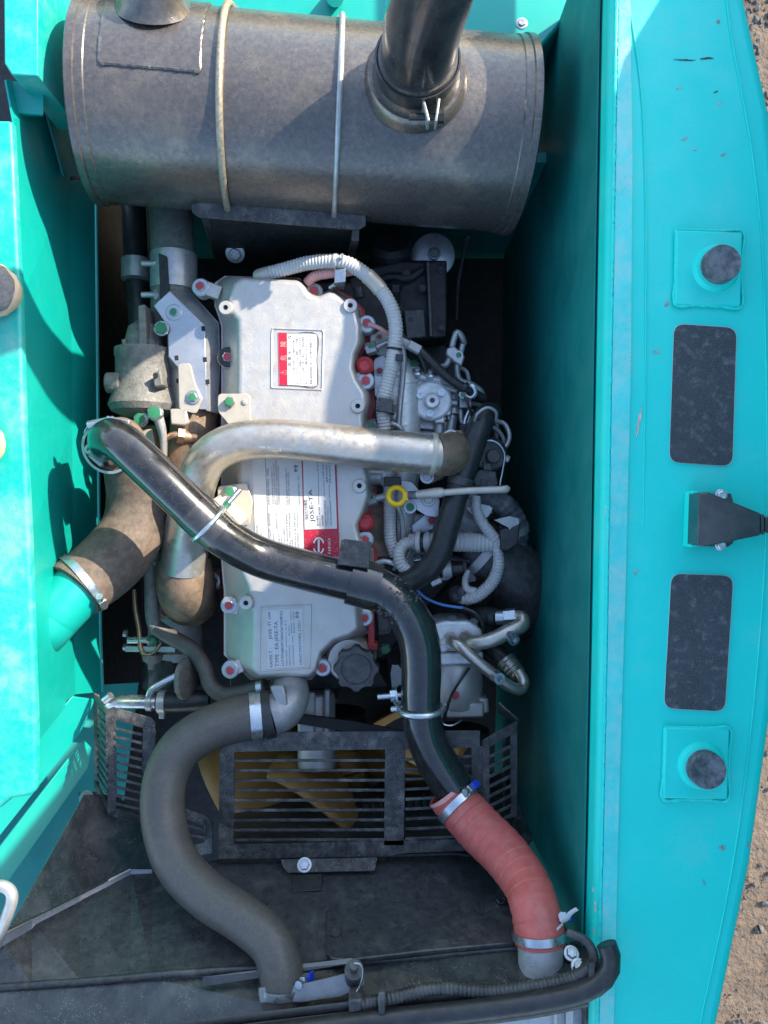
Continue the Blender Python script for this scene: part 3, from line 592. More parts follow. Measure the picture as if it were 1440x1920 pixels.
for i, (t_, a_, b_) in enumerate((('E/G IDENT', 1030, 1000), ('HMNXL05.12TA', 992, 962), ('ADVERTISED kW', 1034, 1000), ('LOW NO.', 1036, 1006), ('FEL OF FAT SPEC', 1036, 990), ('REAR ROOM RPM', 1040, 965), ('INITIAL MM STROKE', 1038, 962), ('VALVE LASH', 1042, 1010), ('0.30 MM IN, 0.45 MM EXH', 1040, 962), ('INJECTION TIMING : 2 DEG BTDC', 1046, 962))): tl.append((t_, (516+i*5.0, a_), (514+i*5.0, b_), 2.6))
for i, t_ in enumerate(('ゆう FRUSTUM', '日之出 05E1S', 'NOx+PM')): tl.append((t_, (485+i*8, 1020+i*5), (483.5+i*8, 985+i*14), 3.2))
text_mesh(tl, 'lettering', lab, M['inkgrey'], LZ+.0005)
part(lab, 'film_edge', MB().bar((497, 848, LZ), (506, 1055, LZ), .0006, .0012), M['inkgrey'])
def hlogo(parent, cx, cy, rx, ry, m, z):
    mb = MB()
    for s0, s1 in ((20, 160), (200, 340)):
        A = [(cx+rx*math.cos(R(s0+(s1-s0)*i/14)), cy+ry*math.sin(R(s0+(s1-s0)*i/14)), z) for i in range(15)]
        B = [(cx+rx*.74*math.cos(R(s0+(s1-s0)*i/14)), cy+ry*.80*math.sin(R(s0+(s1-s0)*i/14)), z) for i in range(15)]
        mb.strip(A, B, .0004)
    mb.plate([(cx-rx*.16, cy-ry*.72, z), (cx+rx*.16, cy-ry*.72, z), (cx+rx*.16, cy+ry*.72, z), (cx-rx*.16, cy+ry*.72, z)], .0004)
    return part(parent, 'emblem', mb, m, flat=True)
hlogo(lab, 554.5, 878.5, 4.2, 6.2, M['ink'], LZ+.0006)
# engine type plate
lab = part(rv, 'engine_type_label', MB().plate([(565.5, 856, LZ+.0006), (630.5, 868, LZ+.0006), (638, 1068, LZ+.0006), (572, 1052, LZ+.0006)], .001), M['redlabel2'], label='dark red engine type label with white panel reading J05E-TA')
part(lab, 'white_panel', MB().plate([(568, 856, LZ+.0012), (627.5, 868, LZ+.0012), (632, 991, LZ+.0012), (571, 993, LZ+.0012)], .0006), M['white'])
text_mesh([('排出ガス対策型', (578, 974), (575.5, 937), 5), ('J05E-TA', (589.5, 979), (585, 917), 7.4), ('着火順序', (597.5, 986), (596.5, 966), 3), ('FIRING ORDER', (602, 987), (600, 950), 3), ('噴射時期', (607, 986), (606, 966), 3), ('INJECTION TIMING', (612.5, 987), (610.5, 938), 3), ('バルブクリアランス', (617, 987), (616, 950), 3), ('VALVE CLEARANCE', (622.5, 987), (620.5, 938), 3)], 'lettering', lab, M['ink'], LZ+.0016)
text_mesh([('1-3-4-2', (597.5, 888), (596.5, 866), 3), ('2 KAB  BTDC', (608, 897), (606.5, 868), 3), ('吸気 INTAKE', (615, 904), (613.5, 872), 3), ('排気 EXHAUST', (620.5, 906), (619, 872), 3)], 'value_lettering', lab, M['ink'], LZ+.0016)
part(lab, 'rule', MB().bar((598, 946, LZ+.0015), (596.6, 890, LZ+.0015), .0006, .0003).bar((608, 932, LZ+.0015), (607, 900, LZ+.0015), .0006, .0003).bar((618, 934, LZ+.0015), (617, 908, LZ+.0015), .0006, .0003), M['ink'])
hlogo(lab, 597.5, 1023.5, 11, 16.5, M['whitepaper'], LZ+.0016)
text_mesh([('HINO', (620.5, 1038), (619.5, 1009), 5.2)], 'brand_lettering', lab, M['whitepaper'], LZ+.0016)
# family plate
lab = part(rv, 'family_label', MB().plate([(500, 1144, LZ), (567, 1141, LZ), (569, 1250, LZ), (502, 1254, LZ)], .001), M['white'], label='pale engine family label lettered FAMILY and TYPE')
text_mesh([('FAMILY :', (512, 1251), (509.5, 1215), 6.4), ('J05E-TI', (510, 1199), (508, 1166), 6.4), ('OBI', (508, 1161), (506.5, 1148), 4.6), ('TYPE : EA-J05E-TA', (523, 1250), (520.5, 1165), 7), ('e13*97/68HA*2004/26*0578*03', (532.5, 1249), (529.5, 1146), 5), ('FIRING ORDER', (539, 1248), (538, 1218), 2.6), ('1-3-4-2', (537.5, 1187), (536.5, 1163), 2.8), ('INJECTION TIMING', (545, 1248), (544, 1210), 2.6), ('B T D C', (543.5, 1191), (542.5, 1172), 2.8), ('VALVE CLEARANCE', (551.5, 1248), (550.5, 1209), 2.6), ('INTAKE - 0.30mm', (548, 1187), (546.5, 1146), 2.8), ('EXHAUST - 0.45mm', (553, 1187), (551.5, 1146), 2.8), ('HINO MOTORS, LTD./', (566.5, 1246), (563.5, 1163), 5.2)], 'lettering', lab, M['inkgrey'], LZ+.0006)
part(lab, 'rule', MB().bar((537, 1214, LZ+.0006), (536, 1190, LZ+.0006), .0006, .0003).bar((549, 1205, LZ+.0006), (548.5, 1192, LZ+.0006), .0006, .0003), M['inkgrey'])
hlogo(lab, 557, 1153, 4, 6, M['inkgrey'], LZ+.0007)
# lifting tab plates bolted to the cover
tb = part(rv, 'bracket_plate', MB().plate([(x, y, .006) for x, y in rounded([(408, 738), (469, 738), (471, 812), (440, 812), (424, 790), (408, 772)], 9)], .004), M['pale'], .0012)
bolt(tb, 431, 754, .010, 10, 'mgreen', 1.0, head='castdk')
part(tb, 'rivet', MB().lathe([(.0055, 0), (.0055, .002), (.004, .003)], P(459, 754, .006)), M['pale'])
# oil filler
fc = thing('oil_filler_cap', 'scalloped black plastic oil filler cap on the rocker cover', 'cap', (666, 1252, -.06))
part(fc, 'neck', MB().lathe([(.052, -.06), (.047, -.02), (.040, .004)], P(655, 1238, -.04), seg=36), M['cast'])
prof = []; mb = MB(); n = 56; vs = []
for h, k in ((-.022, 1.0), (.0, 1.0), (.004, .96)):
    for i in range(n):
        a = 2*math.pi*i/n; r = .0405*k*(1 + .07*math.tanh(3*math.cos(8*a))); vs.append(P(668, 1254, .0)+Vector((r*math.cos(a), r*math.sin(a), h)))
mb.add(vs, [[j*n+i, j*n+(i+1) % n, (j+1)*n+(i+1) % n, (j+1)*n+i] for j in range(2) for i in range(n)] + [list(range(n))[::-1], [2*n+i for i in range(n)]])
cp = part(fc, 'cap', mb, M['plastic'])
part(cp, 'raised_disc', MB().lathe([(.029, .003), (.028, .006), (.0272, .0065), (.0265, .005)], P(668, 1254, .0), seg=40), M['plastic'])
text_mesh([('OIL', (656, 1272), (678, 1240), 11)], 'embossed_lettering', cp, M['rubplug'], .0058)

# ---- crossover pipe over the cover
cr = thing('crossover_pipe', 'bare aluminium air pipe curving across the rocker cover', 'pipe', (345, 1060, -.1))
cpth = Path([(345, 1066, -.075, 44), (348, 1015, -.055, 42), (356, 960, -.015, 40), (368, 905, .025, 38), (392, 858, .045, 37), (440, 830, .052, 37), (510, 823, .052, 37), (600, 830, .048, 37.5), (700, 841, .040, 38), (800, 851, .030, 38), (812, 852, .028, 38)])
part(cr, 'tube', MB().tube(cpth, 40), M['alu'])
part(cr, 'seam', MB().tube(Path([(806, 851, .028, 39.5), (811, 851.5, .0275, 40.5), (816, 852, .027, 39.5)]), 40), M['pale'])
el = part(cr, 'outlet_elbow', MB().tube(Path([(812, 852, .027, 39), (832, 853, .015, 40), (848, 850, -.015, 40), (852, 846, -.06, 40)]), 36).prism([(815, 812), (866, 806), (872, 838), (850, 852)], -.035, -.012).prism([(785, 878), (812, 906), (835, 890), (845, 860)], -.05, -.02), M['rust'], .003)
bolt(cr, 845, 819, -.012, 11, 'mgreen', 1.3, head='zinc', wmat='bolt'); bolt(cr, 801, 894, -.02, 9, None, 1.5)
ex = thing('exhaust_elbow', 'brown cast iron elbow under the end of the aluminium pipe', 'elbow', (350, 1100, -.25))
part(ex, 'casting', MB().tube(Path([(345, 1050, -.09, 50), (346, 1075, -.09, 53), (350, 1105, -.11, 54), (356, 1122, -.17, 52), (360, 1118, -.25, 48)]), 40), M['rust'])
part(ex, 'rim', MB().lathe([(.046, -.006), (.051, -.004), (.052, .006), (.047, .008)], P(345, 1056, -.085), (0, -1, -.15), 40, cap=False), M['rust'])
part(ex, 'flange_foot', MB().prism([(296, 1135), (320, 1120), (345, 1150), (340, 1162), (300, 1160)], -.19, -.16), M['rust'], .003)
part(ex, 'flange_ear', MB().prism([(385, 1068), (412, 1072), (414, 1104), (380, 1120)], -.19, -.13), M['rust'], .003)
bolt(ex, 398, 1090, -.13, 11, None, 1.45, head='rust'); bolt(ex, 313, 1146, -.16, 12, 'mred', 1.1)

# ---- black charge-air pipe and its red hose
cb = thing('charge_air_pipe', 'glossy black bent air pipe running diagonally over the engine', 'pipe', (205, 850, -.02))
bp = Path([(207, 838, .08, 37), (204, 824, .13, 38), (222, 826, .16, 38), (262, 860, .17, 38), (320, 916, .165, 38), (380, 973, .15, 38), (425, 1010, .135, 38), (490, 1045, .108, 38), (580, 1071, .10, 38), (660, 1090, .095, 38), (715, 1107, .092, 39), (758, 1143, .09, 39), (784, 1195, .085, 39), (790, 1250, .08, 38), (789, 1310, .075, 37), (795, 1370, .07, 37), (818, 1425, .065, 38), (858, 1488, .06, 39), (872, 1510, .058, 39)])
part(cb, 'tube', MB().tube(bp, 44), M['pipeblk'])
part(cb, 'dark_sleeve', MB().tube(bp, 44, d0=.262, d1=.322, dr=.0008), M['blackgloss'])
wd = MB()
for k in range(70):
    d = .655 + random.uniform(-.02, .028); c_, r_ = bp.at(d); t_ = bp.tan(d); a = random.uniform(.1, .95)*math.pi; u = t_.cross(Vector((0, 0, 1))).normalized(); w = u.cross(t_).normalized()
    wd.sphere(c_ + (u*math.cos(a) + w*math.sin(a))*r_*.985, random.uniform(.0015, .0035), n=4)
part(cb, 'weld_seam', wd, M['pipeblk'])
t_ = bp.tan(.60); c_, r_ = bp.at(.595)
sd_ = part(cb, 'saddle', MB().lathe([(r_+.001, -.026), (r_+.006, -.026), (r_+.006, .026), (r_+.001, .026)], c_, t_, 44, cap=False), M['pipeblk'])
part(cb, 'saddle_plate', MB().plate([(645, 1010, .125), (697, 1016, .122), (692, 1066, .132), (634, 1058, .134)], .006).plate([(640, 1012, .126), (647, 1010, .126), (640, 1060, .134), (632, 1058, .134)], .02), M['guard'], .0015)
# pipe clamp on the rocker cover
ck = thing('pipe_clamp_bracket', 'pale plated bracket with u-bolt holding the black pipe to the rocker cover', 'bracket', (430, 940, 0))
part(ck, 'foot', MB().plate([(x, y, .008) for x, y in rounded([(408, 912), (462, 905), (474, 940), (468, 985), (440, 985), (408, 960)], 6)], .004), M['pale'], .001)
part(ck, 'upright', MB().plate([(386, 946, .14), (398, 938, .135), (452, 985, .135), (446, 996, .14)], .004).plate([(398, 938, .135), (452, 985, .135), (462, 975, .01), (410, 930, .01)], .004).plate([(400, 936, .137), (424, 930, .13), (462, 965, .13), (452, 985, .137)], .004), M['pale'], .001)
bolt(ck, 432, 922, .012, 11, 'mgreen', 1.2)
dcl = .30; c_, r_ = bp.at(dcl); t_ = bp.tan(dcl); u = t_.cross(Vector((0, 0, 1))).normalized(); w = u.cross(t_).normalized()
ubp = [(*(c_ + (u*math.cos(a)+w*math.sin(a))*(r_+.004)), .0045) for a in [R(8*i-20) for i in range(29)]]
part(ck, 'u_bolt', MB().tube(Path(ubp, world=True, n=3), 12, .004), M['zinc'])
part(ck, 'threaded_end', MB().tube(Path([(418, 955, .143, 5), (450, 918, .143, 5)]), 12, ripple=(.003, .08)), M['zinc'])
part(ck, 'green_mark', MB().tube(Path([(413, 961, .144, 6), (430, 942, .144, 6)]), 10), M['mgreen'])
# clamp with two nuts lower down
pc = thing('pipe_stay', 'black plate stay with u-bolt and two nuts on the black pipe', 'bracket', (755, 1310, .0))
part(pc, 'plate', MB().plate([(734, 1246, .04), (748, 1246, .04), (778, 1292, .055), (780, 1362, .055), (768, 1370, .05), (736, 1318, .03), (732, 1262, .03)], .007), M['pipeblk'], .0015)
part(pc, 'edge_flange', MB().plate([(772, 1290, .06), (781, 1296, .06), (781, 1362, .06), (772, 1368, .06)], .02), M['guard'], .001)
dcl = min(range(0, 1000), key=lambda k: (bp.at(bp.len*k/1000)[0]-P(789, 1330, .075)).length)*bp.len/1000
c_, r_ = bp.at(dcl); t_ = bp.tan(dcl); u = t_.cross(Vector((0, 0, 1))).normalized(); w = u.cross(t_).normalized()
ub = part(pc, 'u_bolt', MB().tube(Path([(*(c_ + (u*math.cos(a)+w*math.sin(a))*(r_+.004)), .0058) for a in [R(8*i-30) for i in range(31)]], world=True, n=3), 12, .004).cyl((735, 1330, .063), (790, 1327, .085), .0055, seg=12).cyl((708, 1307, .05), (752, 1303, .05), .0055, seg=12), M['zinc'])
for a, b in (((756, 1329, .068), (768, 1329, .068)), ((732, 1305, .05), (742, 1304, .05))):
    part(pc, 'nut', MB().lathe([(.0115, 0), (.0115, .01)], V(a), V(b)-V(a), 6).lathe([(.0155, 0), (.0155, .003)], V(b), V(b)-V(a), 20), M['zinc'])

rh = thing('red_silicone_hose', 'thick red silicone hose clamped to the end of the black pipe', 'hose', (1010, 1800, .25))
rp = Path([(838, 1482, .060, 41), (852, 1500, .065, 43), (895, 1550, .095, 45), (945, 1600, .14, 45), (985, 1655, .20, 44), (1002, 1700, .24, 45), (1010, 1738, .258, 47), (1013, 1766, .262, 48)])
part(rh, 'hose', MB().tube(rp, 44, ripple=(.020, .035, 2), cap=False), M['red'], ang=14).modifiers.new('wall', 'SOLIDIFY').thickness = .004
part(rh, 'woven_end', MB().tube(rp, 44, d0=0, d1=.004, cap=False, dr=.0012), M['redin'])
band(rh, rp, .033, .013, M['zinc'], .0025); screw(rh, rp, .030, R(150), M['mblue'])
band(rh, rp, rp.len-.012, .012, M['zinc'], .003); screw(rh, rp, rp.len-.03, R(160), M['mblue'])
part(rh, 'printed_mark', MB().plate([(1044, 1741, .300), (1051, 1734, .296), (1052, 1738, .296), (1045, 1745, .300)], .0006).plate([(1052, 1733, .295), (1055, 1730, .292), (1056, 1734, .292), (1053, 1737, .295)], .0006), M['whitepaper'])
st = thing('charge_air_inlet', 'bare aluminium inlet stub below the red hose end', 'pipe stub', (1014, 1830, .27))
part(st, 'stub', MB().tube(Path([(1012, 1740, .262, 41.5), (1013, 1770, .264, 42), (1014, 1810, .266, 42), (1014, 1840, .266, 42)]), 40), M['cast2'])

# ---- radiator hose
ra = thing('radiator_hose', 'dusty thick grey-black radiator hose in a long S bend', 'hose', (530, 1880, .25))
rap = Path([(492, 1342, .02, 42), (440, 1350, .03, 42), (385, 1370, .045, 41), (335, 1408, .06, 41), (308, 1470, .075, 41), (308, 1545, .10, 41), (332, 1618, .14, 41), (385, 1676, .18, 41), (455, 1722, .22, 41), (508, 1768, .25, 41), (527, 1822, .265, 41), (529, 1866, .27, 41), (529, 1876, .27, 41)])
part(ra, 'hose', MB().tube(rap, 44), M['rubber'])
band(ra, rap, .012, .020, M['zinc'], .003)
part(ra, 'sleeve', MB().tube(Path([(494, 1342, .02, 44), (512, 1338, .018, 44)]), 40), M['rubberdk'])
band(ra, rap, rap.len-.02, .012, M['zinc'], .003); screw(ra, rap, rap.len-.032, R(160), M['mblue'])
part(ra, 'outlet_stub', MB().tube(Path([(529, 1868, .27, 37), (529, 1896, .268, 37), (529, 1910, .266, 37)]), 36), M['rust'])
rb = thing('radiator_filler_plate', 'shiny galvanised plate beside the radiator hose end', 'plate', (610, 1850, .25))
part(rb, 'plate', MB().plate([(486, 1852, .292), (560, 1846, .292), (650, 1824, .288), (680, 1812, .282), (684, 1850, .296), (640, 1870, .30), (570, 1880, .30), (486, 1882, .30)], .003), M['galv'], .0015)
part(rb, 'overflow_neck', MB().cyl((664, 1834, .285), (664, 1818, .315), .014).cyl((664, 1818, .315), (664, 1810, .33), .006), M['plastic'])
part(rb, 'wire_loop', MB().tube(Path([(664, 1806, .335), (676, 1808, .335), (680, 1825, .33), (674, 1850, .325), (660, 1872, .32), (655, 1885, .318)], 1.6), 8), M['zinc'])

# ================================================================== fan, guards
fn = thing('cooling_fan', 'tan plastic cooling fan seen through the black guard', 'fan', Vector((-.12, -.60, -.45)))
fc_ = Vector((-.12, -.60, -.45))
part(fn, 'hub', MB().lathe([(.07, -.03), (.085, -.02), (.085, .03), (.06, .04)], fc_, (0, 1, 0), 32), M['fan'])
for k in range(7):
    a0 = 2*math.pi*k/7 + .62; mb = MB(); vs = []
    for i in range(11):
        f = i/10; r = .075 + (.34-.075)*f; w = .05 + .075*min(1, f*1.6) - (.02*max(0, f-.85)/.15); tw = R(55 - 22*f)
        e = Vector((math.cos(a0+.16*f*f), 0, math.sin(a0+.16*f*f))); tng = Vector((-e.z, 0, e.x))
        for j in range(7):
            u = (j/6-.5)*2; vs.append(fc_ + e*(r - .02*u*u*f) + (tng*math.cos(tw) + Vector((0, 1, 0))*math.sin(tw))*u*w + Vector((0, 1, 0))*.022*(1-u*u))
    mb.add(vs, [[i*7+j, i*7+j+1, (i+1)*7+j+1, (i+1)*7+j] for i in range(10) for j in range(6)])
    o = part(fn, 'blade', mb, M['fan']); sm = o.modifiers.new('t', 'SOLIDIFY'); sm.thickness = .005
part(fn, 'pulley', MB().lathe([(.075, .06), (.075, .07), (.066, .078), (.075, .086), (.066, .094), (.075, .10), (.075, .11), (.03, .11)], fc_, (0, 1, 0), 32), M['iron'])
solo('fan_spacer', 'silver water pump housing between belt and fan', 'pump housing', (592, 1340, -.3), MB().lathe([(.04, -.05), (.04, .10), (.036, .11)], P(592, 1345, -.17) + Vector((0, -.06, -.02)), (0, 1, 0), 40).box(P(614, 1345, -.15), (.012, .12, .02)).box(P(575, 1338, -.14), (.035, .09, .012)), M['cast2'], .004)
solo('drive_belt', 'dark rubber drive belt crossing in front of the pump housing', 'belt', (650, 1360, -.2), MB().plate([(548, 1338, -.12), (660, 1352, -.12), (790, 1378, -.12), (790, 1394, -.12), (660, 1374, -.12), (548, 1356, -.12)], .010), M['belt'], .001)
solo('core_fins', 'black ribbed coil seen behind the fan guard slats', 'coil', (760, 1530, -.35), MB().tube(Path([(640, 1545, -.26, 22), (700, 1520, -.25, 24), (780, 1510, -.25, 24), (870, 1500, -.26, 22)]), 20, ripple=(.016, .10)).tube(Path([(640, 1580, -.27, 20), (720, 1560, -.26, 22), (800, 1550, -.26, 22)]), 20, ripple=(.016, .10)), M['rubberdk'])

GZ = .03
gd = thing('fan_guard', 'black slotted fan guard bolted over the fan', 'guard', (660, 1500, GZ-.03))
def flatbar(t, name, a, b, w, mt='guard', h=.0035, bev=.0007):
    return part(t, name, MB().bar(a, b, w*S(a[2]), h), M[mt], bev)
part(gd, 'frame', MB().plate([(414, 1378, GZ), (420, 1374, GZ), (900, 1370, GZ), (900, 1402, GZ), (440, 1410, GZ), (414, 1410, GZ)], .0035).plate([(412, 1410, GZ), (440, 1410, GZ), (438, 1584, GZ), (410, 1584, GZ)], .0035).plate([(410, 1584, GZ), (905, 1572, GZ), (905, 1594, GZ), (760, 1600, GZ), (720, 1606, GZ), (410, 1610, GZ)], .0035).plate([(722, 1405, GZ), (760, 1405, GZ), (757, 1585, GZ), (720, 1585, GZ)], .0035).plate([(884, 1402, GZ), (905, 1400, GZ), (905, 1575, GZ), (886, 1575, GZ)], .0035), M['guard'], .0006)
part(gd, 'front_lip', MB().plate([(410, 1610, GZ), (722, 1606, GZ), (722, 1614, GZ-.01), (410, 1619, GZ-.01)], .003), M['guard'])
part(gd, 'mounting_tab', MB().plate([(526, 1611, GZ+.004), (708, 1607, GZ+.004), (702, 1632, GZ+.024), (540, 1636, GZ+.026), (530, 1624, GZ+.016)], .004), M['guard'], .001)
bolt(gd, 571, 1622, GZ+.018, 10, None, 1.4, axis=(0, .55, .8))
for i in range(9):
    y = 1426 + i*18.6
    flatbar(gd, 'slat', (440, y, GZ), (722, y-.5, GZ), 5.2)
    flatbar(gd, 'slat', (760, y-2, GZ), (885, y-8, GZ), 5.2)
gr = thing('side_fan_guard', 'black slotted guard folded at an angle beside the red hose', 'guard', (938, 1420, GZ-.1))
part(gr, 'frame', MB().plate([(905, 1388, GZ), (970, 1352, GZ-.01), (970, 1372, GZ-.01), (905, 1408, GZ)], .0035).plate([(905, 1400, GZ), (918, 1395, GZ), (918, 1560, GZ), (905, 1560, GZ)], .0035).plate([(957, 1378, GZ-.01), (970, 1370, GZ-.01), (970, 1530, GZ-.01), (957, 1535, GZ-.01)], .0035), M['guard'], .0006)
part(gr, 'wing', MB().plate([(934, 1318, GZ-.02), (970, 1350, GZ-.01), (970, 1358, GZ-.02), (934, 1336, GZ-.05)], .003), M['guard'])
for i in range(8): flatbar(gr, 'slat', (916, 1420+i*18.5, GZ-.001), (960, 1398+i*18.5, GZ-.009), 6)
part(gr, 'inner_post', MB().plate([(943, 1380, -0.030), (948, 1378, -0.030), (948, 1520, -0.030), (943, 1520, -0.030)], .003), M['guard'])
part(gr, 'lower_wing', MB().plate([(970, 1500, GZ-.01), (1000, 1575, GZ-.05), (985, 1590, GZ-.05), (960, 1560, GZ-.03)], .003), M['guard'])
gl = thing('corner_fan_guard', 'black dusty slotted guard with a folded side at the shroud corner', 'guard', (240, 1430, GZ-.1))
part(gl, 'frame', MB().plate([(200, 1330, GZ), (212, 1326, GZ), (283, 1346, GZ), (292, 1356, GZ), (290, 1372, GZ), (216, 1350, GZ)], .0035).plate([(197, 1332, GZ), (216, 1336, GZ), (218, 1520, GZ-.01), (202, 1526, GZ-.01)], .0035).plate([(268, 1364, GZ), (292, 1368, GZ), (284, 1545, GZ-.01), (264, 1540, GZ-.01)], .0035).plate([(202, 1512, GZ-.01), (284, 1536, GZ-.01), (286, 1556, GZ-.02), (204, 1528, GZ-.01)], .0035), M['guard'], .0006)
part(gl, 'folded_side', MB().plate([(176, 1300, -0.030), (184, 1304, -0.025), (184, 1482, -0.035), (176, 1474, -0.040)], .0035).plate([(176, 1300, -0.030), (200, 1330, GZ), (200, 1342, GZ), (176, 1312, -0.030)], .0035).plate([(176, 1462, -0.040), (203, 1510, GZ-.01), (203, 1526, GZ-.01), (176, 1476, -0.040)], .0035), M['guard'], .0005)
for i in range(10):
    flatbar(gl, 'slat', (216, 1366+i*15.6, GZ-.001), (267, 1378+i*15.6, GZ-.001), 5)
    flatbar(gl, 'slat', (182, 1322+i*14.6, -0.025), (200, 1346+i*15.4, GZ-.002), 5)
part(gl, 'foot', MB().plate([(146, 1486, -0.050), (180, 1484, -0.040), (190, 1506, -0.030), (154, 1512, -0.040)], .004), M['guard'], .001)
bolt(gl, 162, 1496, -0.035, 10, None, 1.35, axis=(0, .4, .9)); bolt(gl, 253, 1570, -0.030, 10, None, 1.35, axis=(0, .4, .9))
gm = thing('inner_fan_guard', 'small black slotted guard behind the radiator hose', 'guard', (370, 1560, -0.050))
part(gm, 'frame', MB().plate([(330, 1510, -0.030), (385, 1530, -0.030), (399, 1545, -0.030), (396, 1600, -0.040), (340, 1610, -0.040), (340, 1590, -0.040), (383, 1580, -0.040), (383, 1548, -0.030), (330, 1528, -0.030)], .0035), M['guard'], .0006)
flatbar(gm, 'slat', (335, 1542, -0.035), (385, 1556, -0.035), 5); flatbar(gm, 'slat', (335, 1560, -0.035), (385, 1570, -0.035), 5)

# ================================================================== parts along the left of the engine
# speckled casting (coolant pump body)
tc_ = thing('turbo_housing', 'speckled grey cast turbo housing beside the sheet steel shield', 'housing', (268, 720, -.25))
p0 = P(270, 772, -.07)
part(tc_, 'body', MB().lathe([(.040, -.01), (.062, .0), (.068, .012), (.060, .035), (.054, .05), (.054, .105), (.056, .108), (.056, .122), (.040, .124), (.036, .14), (.030, .165), (.018, .175)], p0, (0, 1, 0), 44), M['castdk'])
part(tc_, 'side_boss', MB().cyl(P(228, 718, -0.040), P(200, 718, -0.040), .020), M['castdk'], .003)
part(tc_, 'ear', MB().prism([(286, 702), (300, 692), (306, 722), (288, 726)], -.04, -.005).prism([(258, 572), (272, 570), (276, 664), (260, 664)], -.08, -.02), M['castdk'], .003)
part(tc_, 'port', MB().lathe([(.005, 0), (.005, .002)], P(292, 704, -0.004), seg=12), M['hole'])
part(tc_, 'stud', MB().cyl(P(233, 660, -0.040), P(233, 637, -0.040), .005, seg=10).lathe([(.009, 0), (.009, .008)], P(233, 655, -0.040), (0, 1, 0), 6), M['castdk'])
bolt(tc_, 303, 616, -.03, 12, None, 1.2, head='mgreen'); 
# heat shield
hs = thing('heat_shield', 'bent sheet steel heat shield with slots beside the rocker cover', 'heat shield', (360, 680, -.12))
part(hs, 'face', MB().plate([(288, 573), (318, 545), (384, 612), (386, 672), (387, 768), (366, 768), (362, 764), (320, 762), (321, 690), (315, 672), (314, 610)] and [(a, b, -.035) for a, b in [(288, 573), (318, 545), (384, 612), (386, 672), (388, 768), (336, 766), (334, 690), (316, 668), (314, 612)]], .003), M['shield'], .0012)
part(hs, 'side', MB().strip([(318, 545, -.0355), (384, 612, -.0355), (386, 672, -.0355), (388, 770, -.0355)], [(350, 538, -.075), (410, 606, -.075), (412, 672, -.075), (410, 776, -.075)], .003), M['shield'], .0008)
part(hs, 'outer_skirt', MB().strip([(314, 612, -.036), (316, 668, -.036), (334, 690, -.036), (335, 766, -.036)], [(313, 622, -.07), (314, 672, -.07), (318, 692, -.07), (318, 764, -.07)], .003), M['shield'], .0008)
part(hs, 'tab', MB().plate([(x, y, -.030) for x, y in rounded([(334, 682), (356, 680), (366, 720), (380, 748), (368, 776), (336, 768)], 6)], .003), M['pale'], .0008)
for x, y in ((381, 616), (331, 671), (384, 674), (334, 714), (389, 716)):
    part(hs, 'slot', MB().plate([(x-4, y-4, -.0345), (x+3, y-5, -.0345), (x+4, y+4, -.0345), (x-3, y+5, -.0345)], .001), M['hole'])
bolt(hs, 326, 586, -.035, 8, 'mgreen', 1.9); bolt(hs, 362, 745, -.029, 9, 'mgreen', 1.5)
# exhaust pipe and band clamp behind it
ep = thing('exhaust_down_pipe', 'dark exhaust pipe with a silver band clamp below the muffler', 'exhaust pipe', (325, 470, -.3))
epp = Path([(318, 340, -.12, 42), (322, 420, -.10, 40), (324, 480, -.09, 40), (324, 560, -.09, 40), (322, 620, -.11, 40)])
part(ep, 'pipe', MB().tube(epp, 36), M['castdk'])
part(ep, 'clamp_band', MB().tube(Path([(326, 478, -.088, 43), (326, 545, -.088, 43)]), 36), M['zincdull'])
part(ep, 'clamp_plate', MB().plate([(297, 474, -.035), (312, 480, -.035), (318, 556, -.04), (300, 560, -.04)], .006), M['iron'], .001)
for y in (494, 553): part(ep, 'clamp_bolt', MB().cyl(P(266, y, -.06), P(304, y, -.06), .006, seg=12).lathe([(.011, 0), (.011, .01)], P(300, y, -.06), (-1, 0, 0), 6), M['zincdull'])
dh = thing('drain_hose', 'dark blue-black hose with a silver band beside the exhaust pipe', 'hose', (255, 500, -.3))
dhp = Path([(246, 330, -.22, 22), (252, 420, -.20, 22), (256, 510, -.19, 22), (262, 600, -.18, 21), (262, 660, -.18, 20)])
part(dh, 'hose', MB().tube(dhp, 24), M['rubberdk']); part(dh, 'clamp_band', MB().tube(Path([(256, 487, -.17, 28), (256, 524, -.17, 28)]), 28), M['zincdull'])
# V-band at the start of the black pipe
vb = thing('v_band_clamp', 'steel v-band clamp round the end of the black pipe', 'clamp', (205, 850, 0.030))
part(vb, 'band', MB().lathe([(.041, -.012), (.046, -.012), (.046, .012), (.041, .012)], P(206, 838, 0.085), (-.05, -.3, 1), 40, cap=False), M['zincdull'])
part(vb, 'hose_collar', MB().lathe([(.043, -.06), (.043, .0)], P(206, 838, 0.085), (-.05, -.3, 1), 40), M['rust'])
part(vb, 't_bolt', MB().cyl((165, 798, 0.110), (214, 788, 0.110), .008, seg=12).box(P(222, 792, 0.115), (.04, .014, .012), Quaternion((0, 0, 1), R(-12))), M['zinc'], .001)
part(vb, 'latch', MB().cyl((176, 846, 0.100), (168, 838, 0.110), .012).box(P(186, 858, 0.090), (.028, .02, .016), Quaternion((0, 0, 1), R(-40))), M['zincdull'], .002)
part(vb, 'wire_end', MB().tube(Path([(166, 798, 0.110), (160, 806, 0.112), (158, 812, 0.110)], 1.4), 6), M['zinc'])
bolt(vb, 170, 843, .11, 7, None, 1.2, head='mgreen')
